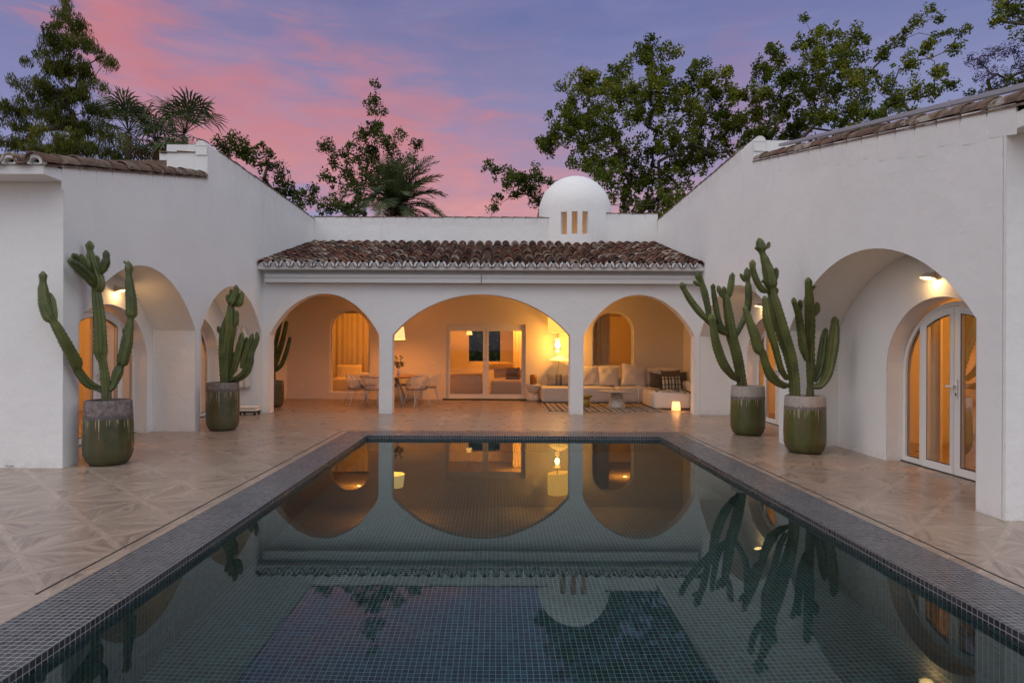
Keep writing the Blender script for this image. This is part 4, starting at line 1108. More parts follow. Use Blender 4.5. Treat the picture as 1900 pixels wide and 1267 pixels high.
cactus('cactus', 'many-armed cactus leaning left before the far right arch', 10.93, o4, s4, [
 [(428, 880, 27), (420, 810, 27), (402, 710, 29), (385, 640, 29), (368, 580, 30), (358, 500, 27), (346, 430, 23), (340, 385, 19)],
 [(340, 390, 10), (318, 370, 12), (302, 345, 13), (298, 328, 11)], [(340, 388, 10), (328, 360, 14, .05), (325, 335, 12, .05)],
 [(345, 385, 9), (357, 358, 17), (364, 315, 18), (370, 270, 15), (371, 262, 12)],
 [(350, 575, 13), (315, 558, 18, -.08), (275, 530, 17, -.12), (235, 498, 15, -.16), (190, 450, 19, -.18), (145, 390, 18, -.18), (115, 340, 14, -.18), (106, 318, 17, -.18)],
 [(245, 495, 12, -.14), (240, 440, 17, -.12), (222, 360, 19, -.12), (205, 300, 15, -.12), (190, 268, 20, -.12), (187, 258, 17, -.12)],
 [(210, 312, 8, -.12), (185, 308, 10, -.12), (170, 298, 9, -.12)],
 [(335, 565, 11, -.04), (305, 520, 16, -.02), (288, 450, 16), (276, 380, 15), (270, 335, 12), (269, 322, 13)],
 [(408, 822, 12), (370, 795, 19, -.12), (325, 735, 25, -.2), (295, 660, 25, -.22), (277, 590, 22, -.24), (268, 530, 18, -.24), (262, 495, 22, -.24)],
 [(388, 590, 11), (418, 528, 15, .04), (445, 470, 17, .06), (456, 400, 19, .06), (456, 330, 18, .06), (453, 296, 12, .06), (450, 262, 20, .06), (449, 240, 16, .06)],
 [(440, 295, 7, .06), (425, 275, 9, .06), (418, 260, 8, .06)],
], (4.42, 10.93, .76))
cactus('cactus', 'very tall cactus in the near right green planter, towering over the wall arch', 9.08, o4, s4, [
 [(706, 930, 29), (706, 870, 29), (698, 780, 30), (680, 690, 34), (655, 610, 37), (625, 510, 37), (600, 420, 33), (586, 360, 25), (583, 335, 23), (578, 305, 36), (566, 245, 33), (548, 185, 24), (533, 145, 16), (527, 115, 29), (520, 88, 22)],
 [(545, 118, 7), (563, 108, 9), (566, 92, 9)], [(510, 125, 6), (497, 118, 7)],
 [(590, 300, 10), (602, 268, 16), (604, 238, 15)], [(592, 370, 9), (605, 352, 12), (607, 338, 10)],
 [(565, 350, 11), (530, 335, 18, -.04), (500, 285, 18, -.07), (482, 230, 16, -.08), (480, 200, 18, -.08)],
 [(530, 290, 8, -.06), (547, 300, 9, -.05)],
 [(662, 815, 13, .0), (632, 760, 18, -.06), (605, 660, 19, -.10), (582, 580, 22, -.12), (560, 500, 26, -.12), (552, 430, 20, -.12), (546, 388, 15, -.12)],
 [(668, 850, 12), (630, 845, 21, -.10), (580, 800, 27, -.16), (548, 730, 22, -.2), (535, 680, 21, -.22), (512, 650, 30, -.22), (488, 570, 27, -.24), (460, 500, 21, -.24), (441, 440, 14, -.24)],
 [(785, 925, 22, .05), (785, 880, 20, .05), (785, 850, 17, .05), (788, 760, 24, .05), (783, 640, 26, .05), (784, 520, 28, -.08), (781, 420, 26, -.24), (778, 340, 21, -.34), (776, 295, 19, -.38)],
 [(768, 715, 12, -.03), (748, 640, 22, -.06), (735, 540, 21, -.08), (722, 460, 18, -.16), (703, 410, 14, -.20), (700, 395, 13, -.20)],
 [(728, 460, 9, -.12), (735, 430, 12, -.14), (733, 405, 12, -.16)], [(805, 480, 9, -.14), (824, 450, 15, -.18), (824, 418, 12, -.20)], [(795, 340, 6, -.34), (808, 322, 8, -.35)],
 [(798, 856, 12, .05), (845, 846, 20, .02), (880, 790, 25), (898, 710, 29), (910, 630, 31), (918, 560, 26), (919, 518, 20), (919, 505, 20)],
 [(812, 830, 11, .1), (836, 770, 22, .12), (850, 690, 24, .14), (860, 610, 21, .15), (868, 560, 15, .15)],
], (4.505, 9.08, .75))

exec_after = True
# ------------------------------------------------------------------ dining corner
TX, TY = -2.82, 16.62
tb = empty('dining_table', (TX, TY, 0)); tag(tb, 'round wooden dining table on spread legs under the hanging lamp', 'table')
mb = MB(); mb.lathe([(0, .715), (.80, .715), (.84, .735), (.84, .748), (0, .75)], 56); mb.build('tabletop', WOODT, tb)
for k in range(4):
    a = R(45+90*k); mb = MB(); mb.tube([(math.cos(a)*.16, math.sin(a)*.16, .71), (math.cos(a)*.52, math.sin(a)*.52, 0)], [.030, .018], 10); mb.build('leg', WIRE, tb)
def make_chair():
    e = empty('wire_chair'); 
    # bucket: horizontal wires sweep round the back; local -Y is the back, +Y the open front
    def rim(q):   # q in -1..1 from left front to right front round the back
        a = q*R(128); zz = .57+.245*max(0, math.cos(a*.70))**1.1
        r = .28+.02*math.cos(a); return Vector((math.sin(a)*r*1.02, -math.cos(a)*r*.95+.02, zz))
    def bowl(q, f):
        top = rim(q); a = q*R(128); low = Vector((math.sin(a)*.17, -math.cos(a)*.17+.03, .44)); m = low.lerp(top, f); m.x += math.sin(a)*.05*math.sin(f*math.pi); m.y += -math.cos(a)*.05*math.sin(f*math.pi); return m
    mb = MB(); pts = [rim(-1+2*k/40) for k in range(41)]
    front = [Vector((.24, .10, .53)), Vector((.22, .20, .46)), Vector((.0, .245, .445)), Vector((-.22, .20, .46)), Vector((-.24, .10, .53))]
    mb.tube(pts, .0095, 6); mb.tube([pts[-1]]+front+[pts[0]], .0095, 6); mb.build('rim', WIRE, e)
    mb = MB()
    for f in [.10+.80*k/8 for k in range(9)]: mb.tube([bowl(-.72+1.44*k/18, f) for k in range(19)], .0062, 5)
    for q in (-.72, -.36, -.06, .06, .36, .72): mb.tube([bowl(q, k/8) for k in range(9)], .0065, 5)
    mb.build('back_wires', WIRE, e)
    mb = MB(); vs, fs = rbox(.40, .40, .045, .02, 3); mb.add(vs, fs, 0, .5, True, Matrix.Translation((0, .03, .430))); mb.build('seat', SEATF, e)
    for (sx_, sy_) in ((-1, -1), (1, -1), (-1, 1), (1, 1)):
        mb = MB(); ft = Vector((sx_*.27, sy_*.25+.01, .006)); a_ = Vector((sx_*.17, sy_*.14+.02, .435)); b = Vector((sx_*.11, sy_*.19+.02, .435))
        mb.tube([a_, ft+Vector((.010, 0, .008)), ft, b], .0075, 6); mb.build('leg', WIRE, e)
    return e
ch = [(-3.10, 15.62), (-2.03, 15.80), (-3.66, 16.15), (-1.80, 16.70), (-3.62, 17.12), (-2.66, 17.62)]
lab = ['white wire chair seen from behind, partly hidden by the left column', 'white wire chair with ribbed back at the front right of the dining table',
 'white wire chair seen side-on at the left end of the dining table', 'white wire chair turned sideways at the right end of the dining table',
 'wire chair facing us at the back left of the dining table', 'wire chair facing us behind the dining table, under the flowers']
proto = make_chair()
for i, (x, y) in enumerate(ch):
    c = proto if i == 0 else copy_tree(proto)
    c.location = (x, y, 0); dx_, dy_ = TX-x, TY-y; c.rotation_euler = (0, 0, math.atan2(dy_, dx_)-math.pi/2)
    tag(c, lab[i], 'chair', 'wire chairs round the dining table')
# hanging lamp over the table
pl = empty('pendant_lamp', (-2.76, 16.45, 1.72)); tag(pl, 'glowing cream drum pendant hanging over the dining table', 'pendant lamp')
mb = MB(); mb.lathe([(.325, 0), (.285, .335)], 40); mb.v = mb.v; mb.f = mb.f[:-2]; mb.m = mb.m[:-2]; mb.a = mb.a[:-2]; mb.sm = mb.sm[:-2]; mb.build('lamp_shade', SHADE_T, pl)
mb = MB(); mb.tube([(0, 0, .2), (0, 0, 1.27)], .006, 6); mb.build('cord', BLACK, pl)
mb = MB(); mb.lathe([(0, -.04), (.04, 0), (0, .04)], 12, c=(0, 0, .16)); mb.build('bulb', BULB, pl)
lamp('pendant_light', (0, 0, .10), 84, WARM, .14, pl)
# vase with white flowers
vz = empty('vase', (-2.60, 16.35, .75)); tag(vz, 'slim pale vase standing on the dining table beside the column', 'vase')
mb = MB(); mb.lathe([(.0, 0), (.035, 0), (.045, .05), (.040, .16), (.030, .21), (.026, .21), (.034, .15), (0, .03)], 20); mb.build('vase_body', PLASTERW, vz)
bq = empty('flower_bouquet', (-2.60, 16.35, .93)); tag(bq, 'white blossoms with dark leaves in the vase on the dining table', 'flowers')
mb = MB(); ml = MB(); mf = MB(); rnd = random.Random(12)
for k in range(16):
    a = rnd.uniform(0, 6.28); q = rnd.uniform(.08, .24); tip = Vector((math.cos(a)*q+.04, math.sin(a)*q, rnd.uniform(.12, .36)))
    mb.tube([(0, 0, -.05), tip*.5+Vector((0, 0, .06)), tip], .0035, 5)
    for j in range(5):
        c = tip*(.5+.1*j)+Vector((rnd.uniform(-.04, .04), rnd.uniform(-.04, .04), rnd.uniform(-.02, .05))); u = Vector((rnd.gauss(0, 1), rnd.gauss(0, 1), rnd.gauss(0, 1))).normalized()*.045; v = u.cross(Vector((rnd.random(), 1, .3))).normalized()*.017
        ml.add([c-u, c-v, c+u, c+v], [(0, 1, 2, 3)], 0)
for k in range(6):
    c = Vector((rnd.uniform(-.12, .06), rnd.uniform(-.08, .08), rnd.uniform(.14, .30)))
    for j in range(14):
        u = Vector((rnd.gauss(0, 1), rnd.gauss(0, 1), rnd.gauss(0, 1))).normalized(); v = u.orthogonal().normalized(); w_ = u.cross(v)
        mf.add([c+u*.012-v*.022, c+u*.03-w_*.022, c+u*.036+v*.022, c+u*.03+w_*.022], [(0, 1, 2, 3)], 0)
mb.build('stems', DGREEN, bq); ml.build('leaves', LEAF_D, bq); mf.build('blossoms', PLASTERW, bq)
# switches and sockets
for (px, py, w_, h_, lb) in ((803, 672, .19, .05, 'small white triple light switch left of the sliding door'),):
    c = W(px, py, 18.1); e = MB(); e.box(-w_/2, w_/2, -.012, 0, -h_/2, h_/2); 
    for k in range(3): e.box(-w_/2+.012+k*.058, -w_/2+.058+k*.058, -.016, -.0121, -h_/2+.008, h_/2-.008)
    tag(e.build('light_switch', METALW, None, (c.x, 18.099, c.z)), lb, 'light switch')
c = W(561, 714, 18.1); e = MB(); e.box(-.045, .045, -.012, 0, -.045, .045); e.lathe([(0, -.0), (.022, 0), (.022, .006)], 16, M=Matrix.Translation((0, -.012, 0)) @ Matrix.Rotation(R(90), 4, 'X'))
tag(e.build('wall_socket', METALW, None, (c.x, 18.099, c.z)), 'white wall socket low on the porch wall near the dark cactus', 'socket')

# ------------------------------------------------------------------ lounge corner
rg = MB(); rg.box(-1.44, 1.44, -1.1, 1.1, 0, .012); 
rr = random.Random(2)
for k in range(90):
    x = -1.43+2.86*k/89
    rg.box(x-.004, x+.004, -1.14+rr.uniform(-.01, .01), -1.1, .001, .006)
tag(rg.build('rug', RUG, None, (2.64, 15.86, .002)), 'dark and cream striped rug under the lounge tables', 'rug')
def soft(parent, name, w, d, h, loc, mat, r=.06, puff=.02, rz=0, wr=.004, seed=0):
    vs, fs = rbox(w, d, h, r, 3, sub=3, puff=puff, wr=wr, seed=seed); mb = MB(); mb.add(vs, fs, 0, .5, True)
    o = mb.build(name, mat, parent, loc); o.rotation_euler = (0, 0, rz); return o
sf = empty('sofa', (2.9, 17.4, 0)); tag(sf, 'long low white slipcovered corner sofa along the porch back wall', 'sofa')
def sl2(name, x0, x1, y0, y1, z0, z1, seed, puff=.015, r=.05, wr=.005): return soft(sf, name, x1-x0, y1-y0, z1-z0, ((x0+x1)/2-2.9, (y0+y1)/2-17.4, z0), LINEN, r, puff, 0, wr, seed)
sl2('seat', 1.24, 2.34, 16.98, 18.04, .02, .43, 1); sl2('seat', 2.36, 3.28, 16.98, 18.04, .02, .43, 2); sl2('seat', 3.30, 4.20, 16.98, 18.04, .02, .43, 3)
sl2('seat', 4.22, 5.10, 16.5, 18.04, .02, .43, 4); sl2('backrest', 2.36, 4.20, 17.82, 18.06, .40, .66, 5, 0); sl2('armrest', 5.0, 5.26, 15.6, 18.04, .02, .64, 6, .0)
ot = empty('ottoman', (4.35, 15.95, 0)); tag(ot, 'white slipcovered chaise at the right end of the lounge, plaid throw on it', 'ottoman')
soft(ot, 'seat', .92, 1.24, .41, (0, 0, .015), LINEN, .055, .02, 0, .006, 11)
def pillow(w, h, t_, x, y, z, tilt, rz, mat, label, seed, group=None, roll=0, cat='cushion', name='cushion'):
    vs, fs = cushion(w, h, t_, 16, seed); mb = MB(); mb.add(vs, fs, 0, .5, True)
    o = mb.build(name, mat, None, (x, y, z)); o.rotation_euler = (R(-tilt), R(roll), R(rz)); tag(o, label, cat, group)
    return o
gp = 'large white back cushions on the porch sofa'
pillow(.62, .60, .26, 2.62, 17.62, .43, 14, 2, LINEN, 'big white square back cushion cut off by the right column', 1, gp)
pillow(.62, .58, .26, 3.16, 17.60, .43, 15, -2, LINEN, 'big white back cushion, second from the column', 2, gp, 2)
pillow(.72, .66, .28, 3.86, 17.50, .43, 16, 0, LINEN, 'largest white back cushion with a raised pointed corner, behind the marble table', 3, gp, 6)
pillow(.60, .54, .24, 4.50, 17.70, .43, 14, -4, LINEN, 'low white back cushion behind the brown cushions', 4, gp, -2)
pillow(.56, .56, .22, 4.92, 17.62, .43, 14, -14, LINEN, 'white back cushion in the sofa corner', 5, gp)
pillow(.46, .44, .18, 4.32, 16.72, .43, 18, 18, BROWNF, 'brown cushion leaning left of the plaid cushion', 6, 'brown cushions', 10)
pillow(.52, .50, .18, 4.76, 16.86, .43, 15, -4, BROWNF, 'dark brown cushion behind the plaid cushion', 7, 'brown cushions', -2)
pillow(.50, .46, .16, 4.92, 16.75, .43, 18, -6, BROWNF, 'brown cushion right behind the plaid cushion, lower one', 8, 'brown cushions', -3)
pillow(.54, .36, .16, 4.67, 16.50, .43, 20, -3, PLAID, 'black, white and yellow checked cushion on the chaise', 9, None, -1)
pillow(.86, .34, .17, 1.86, 17.72, .435, 16, 0, CUSHS, 'long beige cushion with dark stripes on the left sofa seat', 10)
# throw over the chaise
mb = MB(); nx, ny = 36, 26; vs = []
for j in range(ny+1):
    for i in range(nx+1):
        u = i/nx; v = j/ny
        x = -.42+.98*u+.06*math.sin(v*5); y = .28-.80*v-.12*u
        z = .445+.018*math.sin(9*u+4*v)+.012*math.sin(17*v+5*u)+.010*math.sin(31*u)
        # hang over the front right corner
        over = max(0, x-.44); over2 = max(0, -y-.60)
        z -= over*2.2+over2*2.6; x -= over*.55; y += over2*.72
        if y < -.625: pass
        vs.append((x, y, max(z, .07)))
mb.add(vs, [(j*(nx+1)+i, j*(nx+1)+i+1, (j+1)*(nx+1)+i+1, (j+1)*(nx+1)+i) for j in range(ny) for i in range(nx)], 0, .5, True)
th_ = empty('throw_blanket', (4.42, 15.93, 0)); tag(th_, 'green, white and yellow plaid throw draped over the chaise corner', 'blanket')
o = mb.build('blanket_cloth', THROW, th_); sm_ = o.modifiers.new('s', 'SOLIDIFY'); sm_.thickness = .014; sm_.offset = 1
mb = MB(); rr = random.Random(5)
for k in range(44):
    q = vs[int(rr.uniform(0, nx))]; 
    i = int(k/44*nx); q = vs[ny*(nx+1)+i]; mb.tube([q, (q[0]+rr.uniform(-.01, .01), q[1]-.008, q[2]-.03), (q[0]+rr.uniform(-.02, .02), q[1]-.012, max(.05, q[2]-.07))], .004, 4)
mb.build('fringe', LINEN, th_)
# tables
e = empty('coffee_table', (3.05, 15.75, .014)); tag(e, 'round marble coffee table on a cone foot standing on the rug', 'coffee table')
mb = MB(); mb.lathe([(0, .385), (.40, .385), (.475, .405), (.48, .418), (0, .42)], 48); mb.build('tabletop', MARBLE, e)
mb = MB(); mb.lathe([(0, 0), (.225, 0), (.22, .02), (.125, .384), (0, .384)], 40); mb.build('base', MARBLE, e)
e = empty('side_table', (2.24, 15.92, .014)); tag(e, 'small yellow resin side table on the rug behind the right column', 'side table')
mb = MB(); mb.lathe([(0, .235), (.20, .235), (.215, .255), (.215, .30), (0, .31)], 36); mb.build('tabletop', YELLOWG, e)
mb = MB(); mb.lathe([(0, 0), (.155, 0), (.15, .234), (0, .234)], 32); mb.build('base', YELLOWG, e)
e = empty('pedestal_table', (1.04, 17.62, 0)); tag(e, 'white plaster hourglass side table between sliding door and sofa', 'side table')
pr = [(0, 0), (.17, .0), (.195, .05), (.19, .12), (.14, .19), (.07, .225), (.07, .235), (.13, .27), (.19, .35), (.215, .43), (.225, .475), (0, .48)]
mb = MB(); mb.lathe(pr, 40); mb.build('table_body', PLASTERW, e)
e = MB(); e.lathe([(0, 0), (.098, 0), (.098, .27), (.085, .27), (.085, .02), (0, .02)], 32); tag(e.build('glass_lamp', AMBERG, None, (1.04, 17.62, .481)), 'unlit amber glass cylinder lamp on the white hourglass table', 'table lamp')
e = empty('candle_lantern', (4.335, 14.98, 0)); tag(e, 'small glowing lantern on the floor before the chaise', 'lantern')
mb = MB(); mb.lathe([(.075, .015), (.105, .02), (.092, .20), (.085, .225), (0, .23)], 28); mb.build('lantern_body', CANDLE, e)
mb = MB(); mb.lathe([(0, 0), (.10, 0), (.10, .014), (0, .014)], 28); mb.build('base', LAMPM, e)
lamp('lantern_light', (0, -.16, .14), 3.0, AMBER, .08, e)
e = empty('accent_table', (3.72, 16.25, 0)); tag(e, 'thin white pole table standing before the white sofa', 'side table')
mb = MB(); mb.tube([(0, 0, .01), (0, 0, .52)], .010, 8); mb.build('pole', METALW, e); mb = MB(); mb.lathe([(0, 0), (.14, 0), (.14, .010), (0, .012)], 24, c=(0, 0, .002)); mb.build('base', METALW, e)
mb = MB(); mb.lathe([(0, 0), (.09, 0), (.09, .010), (0, .012)], 24, c=(0, 0, .52)); mb.build('tabletop', METALW, e)
# sculptural wall lamp
e = empty('sculptural_lamp', (1.74, 17.75, 1.0)); tag(e, 'large glowing lamp with fabric drum above and saucer shade below, beside the right column', 'wall lamp')
def open_shade(mb, prof, seg=40, c=(0, 0, 0), pleat=0):
    vs = []; fs = []
    for j, (r, z) in enumerate(prof):
        for k in range(seg): th = 2*math.pi*k/seg; q = r*(1+pleat*math.sin(th*26)); vs.append((c[0]+q*math.cos(th), c[1]+q*math.sin(th), c[2]+z))
    for j in range(len(prof)-1):
        for k in range(seg): fs.append((j*seg+k, j*seg+(k+1) % seg, (j+1)*seg+(k+1) % seg, (j+1)*seg+k))
    mb.add(vs, fs, 0, .5, True)
mb = MB(); open_shade(mb, [(.29, .93), (.315, 1.15), (.335, 1.52)], 156, c=(-.06, 0, 0), pleat=.018); o = mb.build('lamp_shade', SHADE_F, e); o.rotation_euler = (0, R(5), 0)
mb = MB(); open_shade(mb, [(.30, .155), (.22, .215), (.10, .275), (.04, .31)], 48, c=(.06, 0, 0)); mb.build('saucer_shade', SHADE_I, e)
mb = MB(); mb.lathe([(0, -.105), (.05, -.08), (.075, 0), (.05, .08), (0, .105)], 20, c=(0, 0, .60)); mb.build('bulb', BULB, e)
mb = MB(); mb.lathe([(.055, .80), (.10, .76), (.055, .72)], 20); mb.lathe([(.05, .46), (.075, .40), (.05, .34)], 20); mb.build('glass_ring', SHADE_I, e)
mb = MB(); mb.tube([(.05, 0, 1.4), (0, 0, .9), (0, 0, .35)], .008, 6); mb.tube([(.05, 0, .2), (.03, .02, 0), (-.01, .05, -.2), (-.02, .06, -.52)], .005, 6); mb.build('cord', BLACK, e)
lamp('lamp_bulb_light', (0, -.14, .60), 60, (1, .40, .05), .08, e)

# ------------------------------------------------------------------ bathrobe and towels in the far left arch
mb = MB(); n = 20; rr = random.Random(3); vs = []
for j in range(25):
    v = j/24; z = 2.02-1.45*v; w_ = .16+.10*min(1, v*3)+.04*v
    for i in range(n+1):
        u = i/n*2-1; vs.append((u*w_, -.07-.05*math.cos(u*1.5)+.022*math.sin(u*13+v*2)+.012*math.sin(u*29), z-.05*abs(u)*(1-v)))
mb.add(vs, [(j*(n+1)+i, j*(n+1)+i+1, (j+1)*(n+1)+i+1, (j+1)*(n+1)+i) for j in range(24) for i in range(n)], 0, .5, True)
rb = empty('bathrobe', (-5.88, 14.12, 0)); tag(rb, 'pale cotton bathrobe hanging on the wall inside the far left arch', 'bathrobe')
o = mb.build('robe_body', ROBE, rb); o.modifiers.new('s', 'SOLIDIFY').thickness = .015
for s in (-1, 1):
    mb = MB(); mb.tube([(s*.13, -.09, 1.93), (s*.20, -.09, 1.7), (s*.23, -.09, 1.45), (s*.24, -.09, 1.33)], [.05, .06, .065, .07], 10); mb.build('sleeve', ROBE, rb)
mb = MB(); mb.tube([(-.10, -.12, 1.99), (-.03, -.15, 1.8), (-.01, -.155, 1.5)], .022, 8); mb.tube([(.10, -.12, 1.99), (.03, -.15, 1.8), (.01, -.155, 1.5)], .022, 8); mb.build('collar', ROBE, rb)
tw = empty('towel_trolley', (-5.48, 13.75, 0)); tag(tw, 'low black wheeled tray beside the olive planter', 'trolley')
mb = MB(); mb.box(-.20, .20, -.15, .15, .06, .085); mb.build('tray', BLACK, tw)
for (a, b) in ((-.16, -.12), (.16, -.12), (-.16, .12), (.16, .12)):
    mb = MB(); mb.lathe([(0, -.012), (.028, -.012), (.028, .012), (0, .012)], 14, M=Matrix.Translation((a, b, .030)) @ Matrix.Rotation(R(90), 4, 'X')); mb.build('wheel', BLACK, tw)
for k in range(2):
    vs, fs = rbox(.40-.02*k, .30, .055, .022, 3, wr=.003, sub=1, seed=k); mb = MB(); mb.add(vs, fs, 0, .5, True); tag(mb.build('folded_towel', LINEN, None, (-5.48, 13.75, .086+k*.058)), ['white folded towel, lower one on the wheeled tray', 'white folded towel, upper one on the wheeled tray'][k], 'towel', 'folded towels on the tray')
mb = MB(); mb.tube([W(-20, 868, 7.6), W(0, 862, 7.68), W(10, 861, 7.66), W(25, 865, 7.6)], .006, 6)
for i, v in enumerate(mb.v): mb.v[i] = (v[0], v[1], max(.004, min(.03, v[2])))
tag(mb.build('cable', BLACK), 'thin black cable lying by the foot of the left end wall', 'cable')

# ------------------------------------------------------------------ rooms behind the glass
def curtain(name, label, x0, x1, y, z0, z1, along='x', waves=14, amp=.028, group='linen curtains behind the glass'):
    n = waves*8; mb = MB(); vs = []
    for j, z in enumerate((z0, z0+.5*(z1-z0), z1)):
        for i in range(n+1):
            u = x0+(x1-x0)*i/n; w_ = amp*(1-.25*j/2)*math.sin(i/8*2*math.pi)+.02*math.sin(i*.7)
            vs.append((u, y+w_, z) if along == 'x' else (y+w_, u, z))
    mb.add(vs, [(j*(n+1)+i, j*(n+1)+i+1, (j+1)*(n+1)+i+1, (j+1)*(n+1)+i) for j in (0, 1) for i in range(n)], 0, .5, True)
    o = mb.build(name, CURT); tag(o, label, 'curtain', group); return o
curtain('curtain', 'pleated curtain seen through the tall arched window behind the armchair', -6.08, -3.4, 21.6, .05, 2.7)
curtain('curtain', 'golden lit pleated curtain at the right of the sliding door', .60, 1.75, 22.6, .05, 2.7, waves=10)
curtain('curtain', 'brown shaded curtain behind the arched window over the sofa', 2.75, 3.5, 19.2, .05, 2.7, waves=6)
curtain('curtain', 'drawn curtain behind the near right arched door', 8.05, 8.42, XR(8)+DW+.48, .05, 2.5, 'y', 4, .03)
def room_seat(name, label, x0, x1, y0, y1, hseat, hback, mat=BEIGEF, back='far', cat='sofa'):
    e = empty(name, ((x0+x1)/2, (y0+y1)/2, 0)); tag(e, label, cat); w_ = x1-x0; d_ = y1-y0
    soft(e, 'seat', w_, d_, hseat, (0, 0, .03), mat, .07, .02, 0, .003, 21)
    if back == 'near': soft(e, 'backrest', w_, .26, hback-.05, (0, -d_/2+.13, .04), mat, .08, .0, 0, .003, 22)
    if back == 'far': soft(e, 'backrest', w_, .26, hback-hseat, (0, d_/2-.13, hseat), mat, .08, .0, 0, .003, 23)
    return e
room_seat('sofa', 'beige sofa seen from behind through the left pane of the sliding door', -1.75, -.45, 19.1, 20.1, .42, .74, back='near')
room_seat('chaise_longue', 'beige chaise seen through the right pane of the sliding door', -.20, 1.35, 18.75, 19.7, .48, .50, back='')
room_seat('sofa', 'beige sofa back behind the chaise in the living room', -.1, 1.6, 19.8, 20.7, .5, .82, back='far')
room_seat('armchair', 'cream armchair glowing behind the tall arched window', -5.4, -4.55, 20.2, 21.0, .48, .92, LINEN, 'far', 'armchair')
room_seat('sofa', 'cream sofa behind the dining chairs, through the tall arched window', -4.45, -3.5, 19.6, 20.6, .45, .72, LINEN, 'near')
vs, fs = rbox(1.0, .5, .20, .09, 3, sub=3, wr=.02, puff=.05); mb = MB(); mb.add(vs, fs, 0, .5, True); tag(mb.build('fur_throw', FUR, None, (.05, 20.5, .80)), 'yellow fur throw over the living room sofa back', 'blanket')
pillow(.46, .42, .16, .50, 19.45, .50, 20, 0, BROWNF, 'dark cushion on the beige chaise behind the sliding door', 31)
rp = empty('pendant_lamp', (-1.0, 22.4, 1.98)); tag(rp, 'small amber pendant inside the living room, seen through the sliding door', 'pendant lamp')
mb = MB(); open_shade(mb, [(.11, 0), (.075, .17)], 28); mb.build('lamp_shade', SHADE_T, rp); mb = MB(); mb.tube([(0, 0, .15), (0, 0, .76)], .004, 5); mb.build('cord', BLACK, rp)
# kitchen shelf, room furniture
mb = MB()
mb.box(-2.62, -1.72, 21.8, 21.85, 1.45, 2.2); mb.box(-2.62, -1.72, 21.5, 21.8, 1.45, 1.48); mb.box(-2.62, -1.72, 21.5, 21.8, 1.8, 1.83)
tag(mb.build('wall_shelf', WHITE), 'dark backed shelf at the left edge of the sliding door view', 'shelf')
def room_light(x, y, z, p, c=WARM, r=.12, label=None):
    e = empty('downlight', (x, y, z)); tag(e, label, 'downlight', 'ceiling downlights in the rooms')
    mb = MB(); mb.lathe([(0, -.012), (.05, -.012), (.06, 0), (0, 0)], 20); mb.build('lens', BULB, e)
    lamp('downlight_light', (0, 0, -.12), p, c, r, e)
room_light(-4.35, 19.6, 2.74, 60, WARM, label='ceiling downlight before the curtain in the room left of the dining table')
room_light(.9, 21.9, 2.74, 190, WARM, label='ceiling downlight over the golden curtain in the living room')
room_light(-2.2, 20.3, 2.74, 170, WARM, label='ceiling downlight over the beige sofa in the living room')
room_light(4.4, 21.2, 2.74, 80, WARM, label='ceiling downlight in the dim room behind the sofa window')
room_light(7.2, 7.2, 2.93, 110, AMBER, label='ceiling downlight in the room behind the near right door')
room_light(7.0, 12.4, 2.93, 90, AMBER, label='ceiling downlight in the room behind the far right door')
room_light(-8.0, 9.6, 2.93, 110, AMBER, label='ceiling downlight in the room behind the near left door')
room_light(-8.0, 12.6, 2.93, 90, AMBER, label='ceiling downlight in the room behind the far left door')
# desk and lamp in the side rooms
e = empty('desk', (7.6, 6.9, 0)); tag(e, 'thin glass-topped desk in the amber room behind the near right door', 'desk')
mb = MB(); mb.box(-.9, .9, -.4, .4, .74, .76); mb.build('desktop', WHITE, e)
for (a, b) in ((-.85, -.36), (.85, -.36), (-.85, .36), (.85, .36)): mb = MB(); mb.tube([(a, b, 0), (a, b, .74)], .015, 8); mb.build('leg', METALW, e)
e = empty('bedside_lamp', (-8.9, 9.55, .62)); tag(e, 'small glowing lamp on the cabinet behind the near left door', 'table lamp')
mb = MB(); open_shade(mb, [(.11, .14), (.08, .34)], 28); mb.build('lamp_shade', SHADE_T, e); mb = MB(); mb.lathe([(0, 0), (.06, 0), (.05, .02), (.012, .04), (.012, .2), (0, .2)], 16); mb.build('base', LAMPM, e)
mb = MB(); mb.box(-.3, .3, -.3, .3, 0, .62); mb.box(-.31, .31, -.31, .31, .6, .619); tag(mb.build('cabinet', WOODT, None, (-8.9, 9.55, 0)), 'wooden cabinet under the glowing lamp behind the near left door', 'cabinet')

# ------------------------------------------------------------------ trees
def leaves_mesh(name, C, U, V, tone, mat, parent):
    """one quad per leaf: centres C, half axes U and V (numpy arrays)"""
    n = len(C); vv = np.empty((n, 4, 3)); 
    fold = np.cross(U, V); fold /= (np.linalg.norm(fold, axis=1, keepdims=True)+1e-9); fold *= np.linalg.norm(V, axis=1, keepdims=True)*.5
    vv[:, 0] = C-U; vv[:, 1] = C-V+fold; vv[:, 2] = C+U; vv[:, 3] = C+V+fold
    me = bpy.data.meshes.new(name); me.vertices.add(4*n); me.vertices.foreach_set('co', vv.reshape(-1))
    me.loops.add(4*n); me.loops.foreach_set('vertex_index', np.arange(4*n, dtype=np.int32))
    me.polygons.add(n); me.polygons.foreach_set('loop_start', np.arange(0, 4*n, 4, dtype=np.int32)); me.polygons.foreach_set('loop_total', np.full(n, 4, dtype=np.int32))
    at = me.attributes.new('tone', 'FLOAT', 'FACE'); at.data.foreach_set('value', np.clip(tone, 0, 1).astype(np.float32))
    me.update(calc_edges=True); me.materials.append(mat)
    o = bpy.data.objects.new(name, me); COL.objects.link(o); o.parent = parent; return o
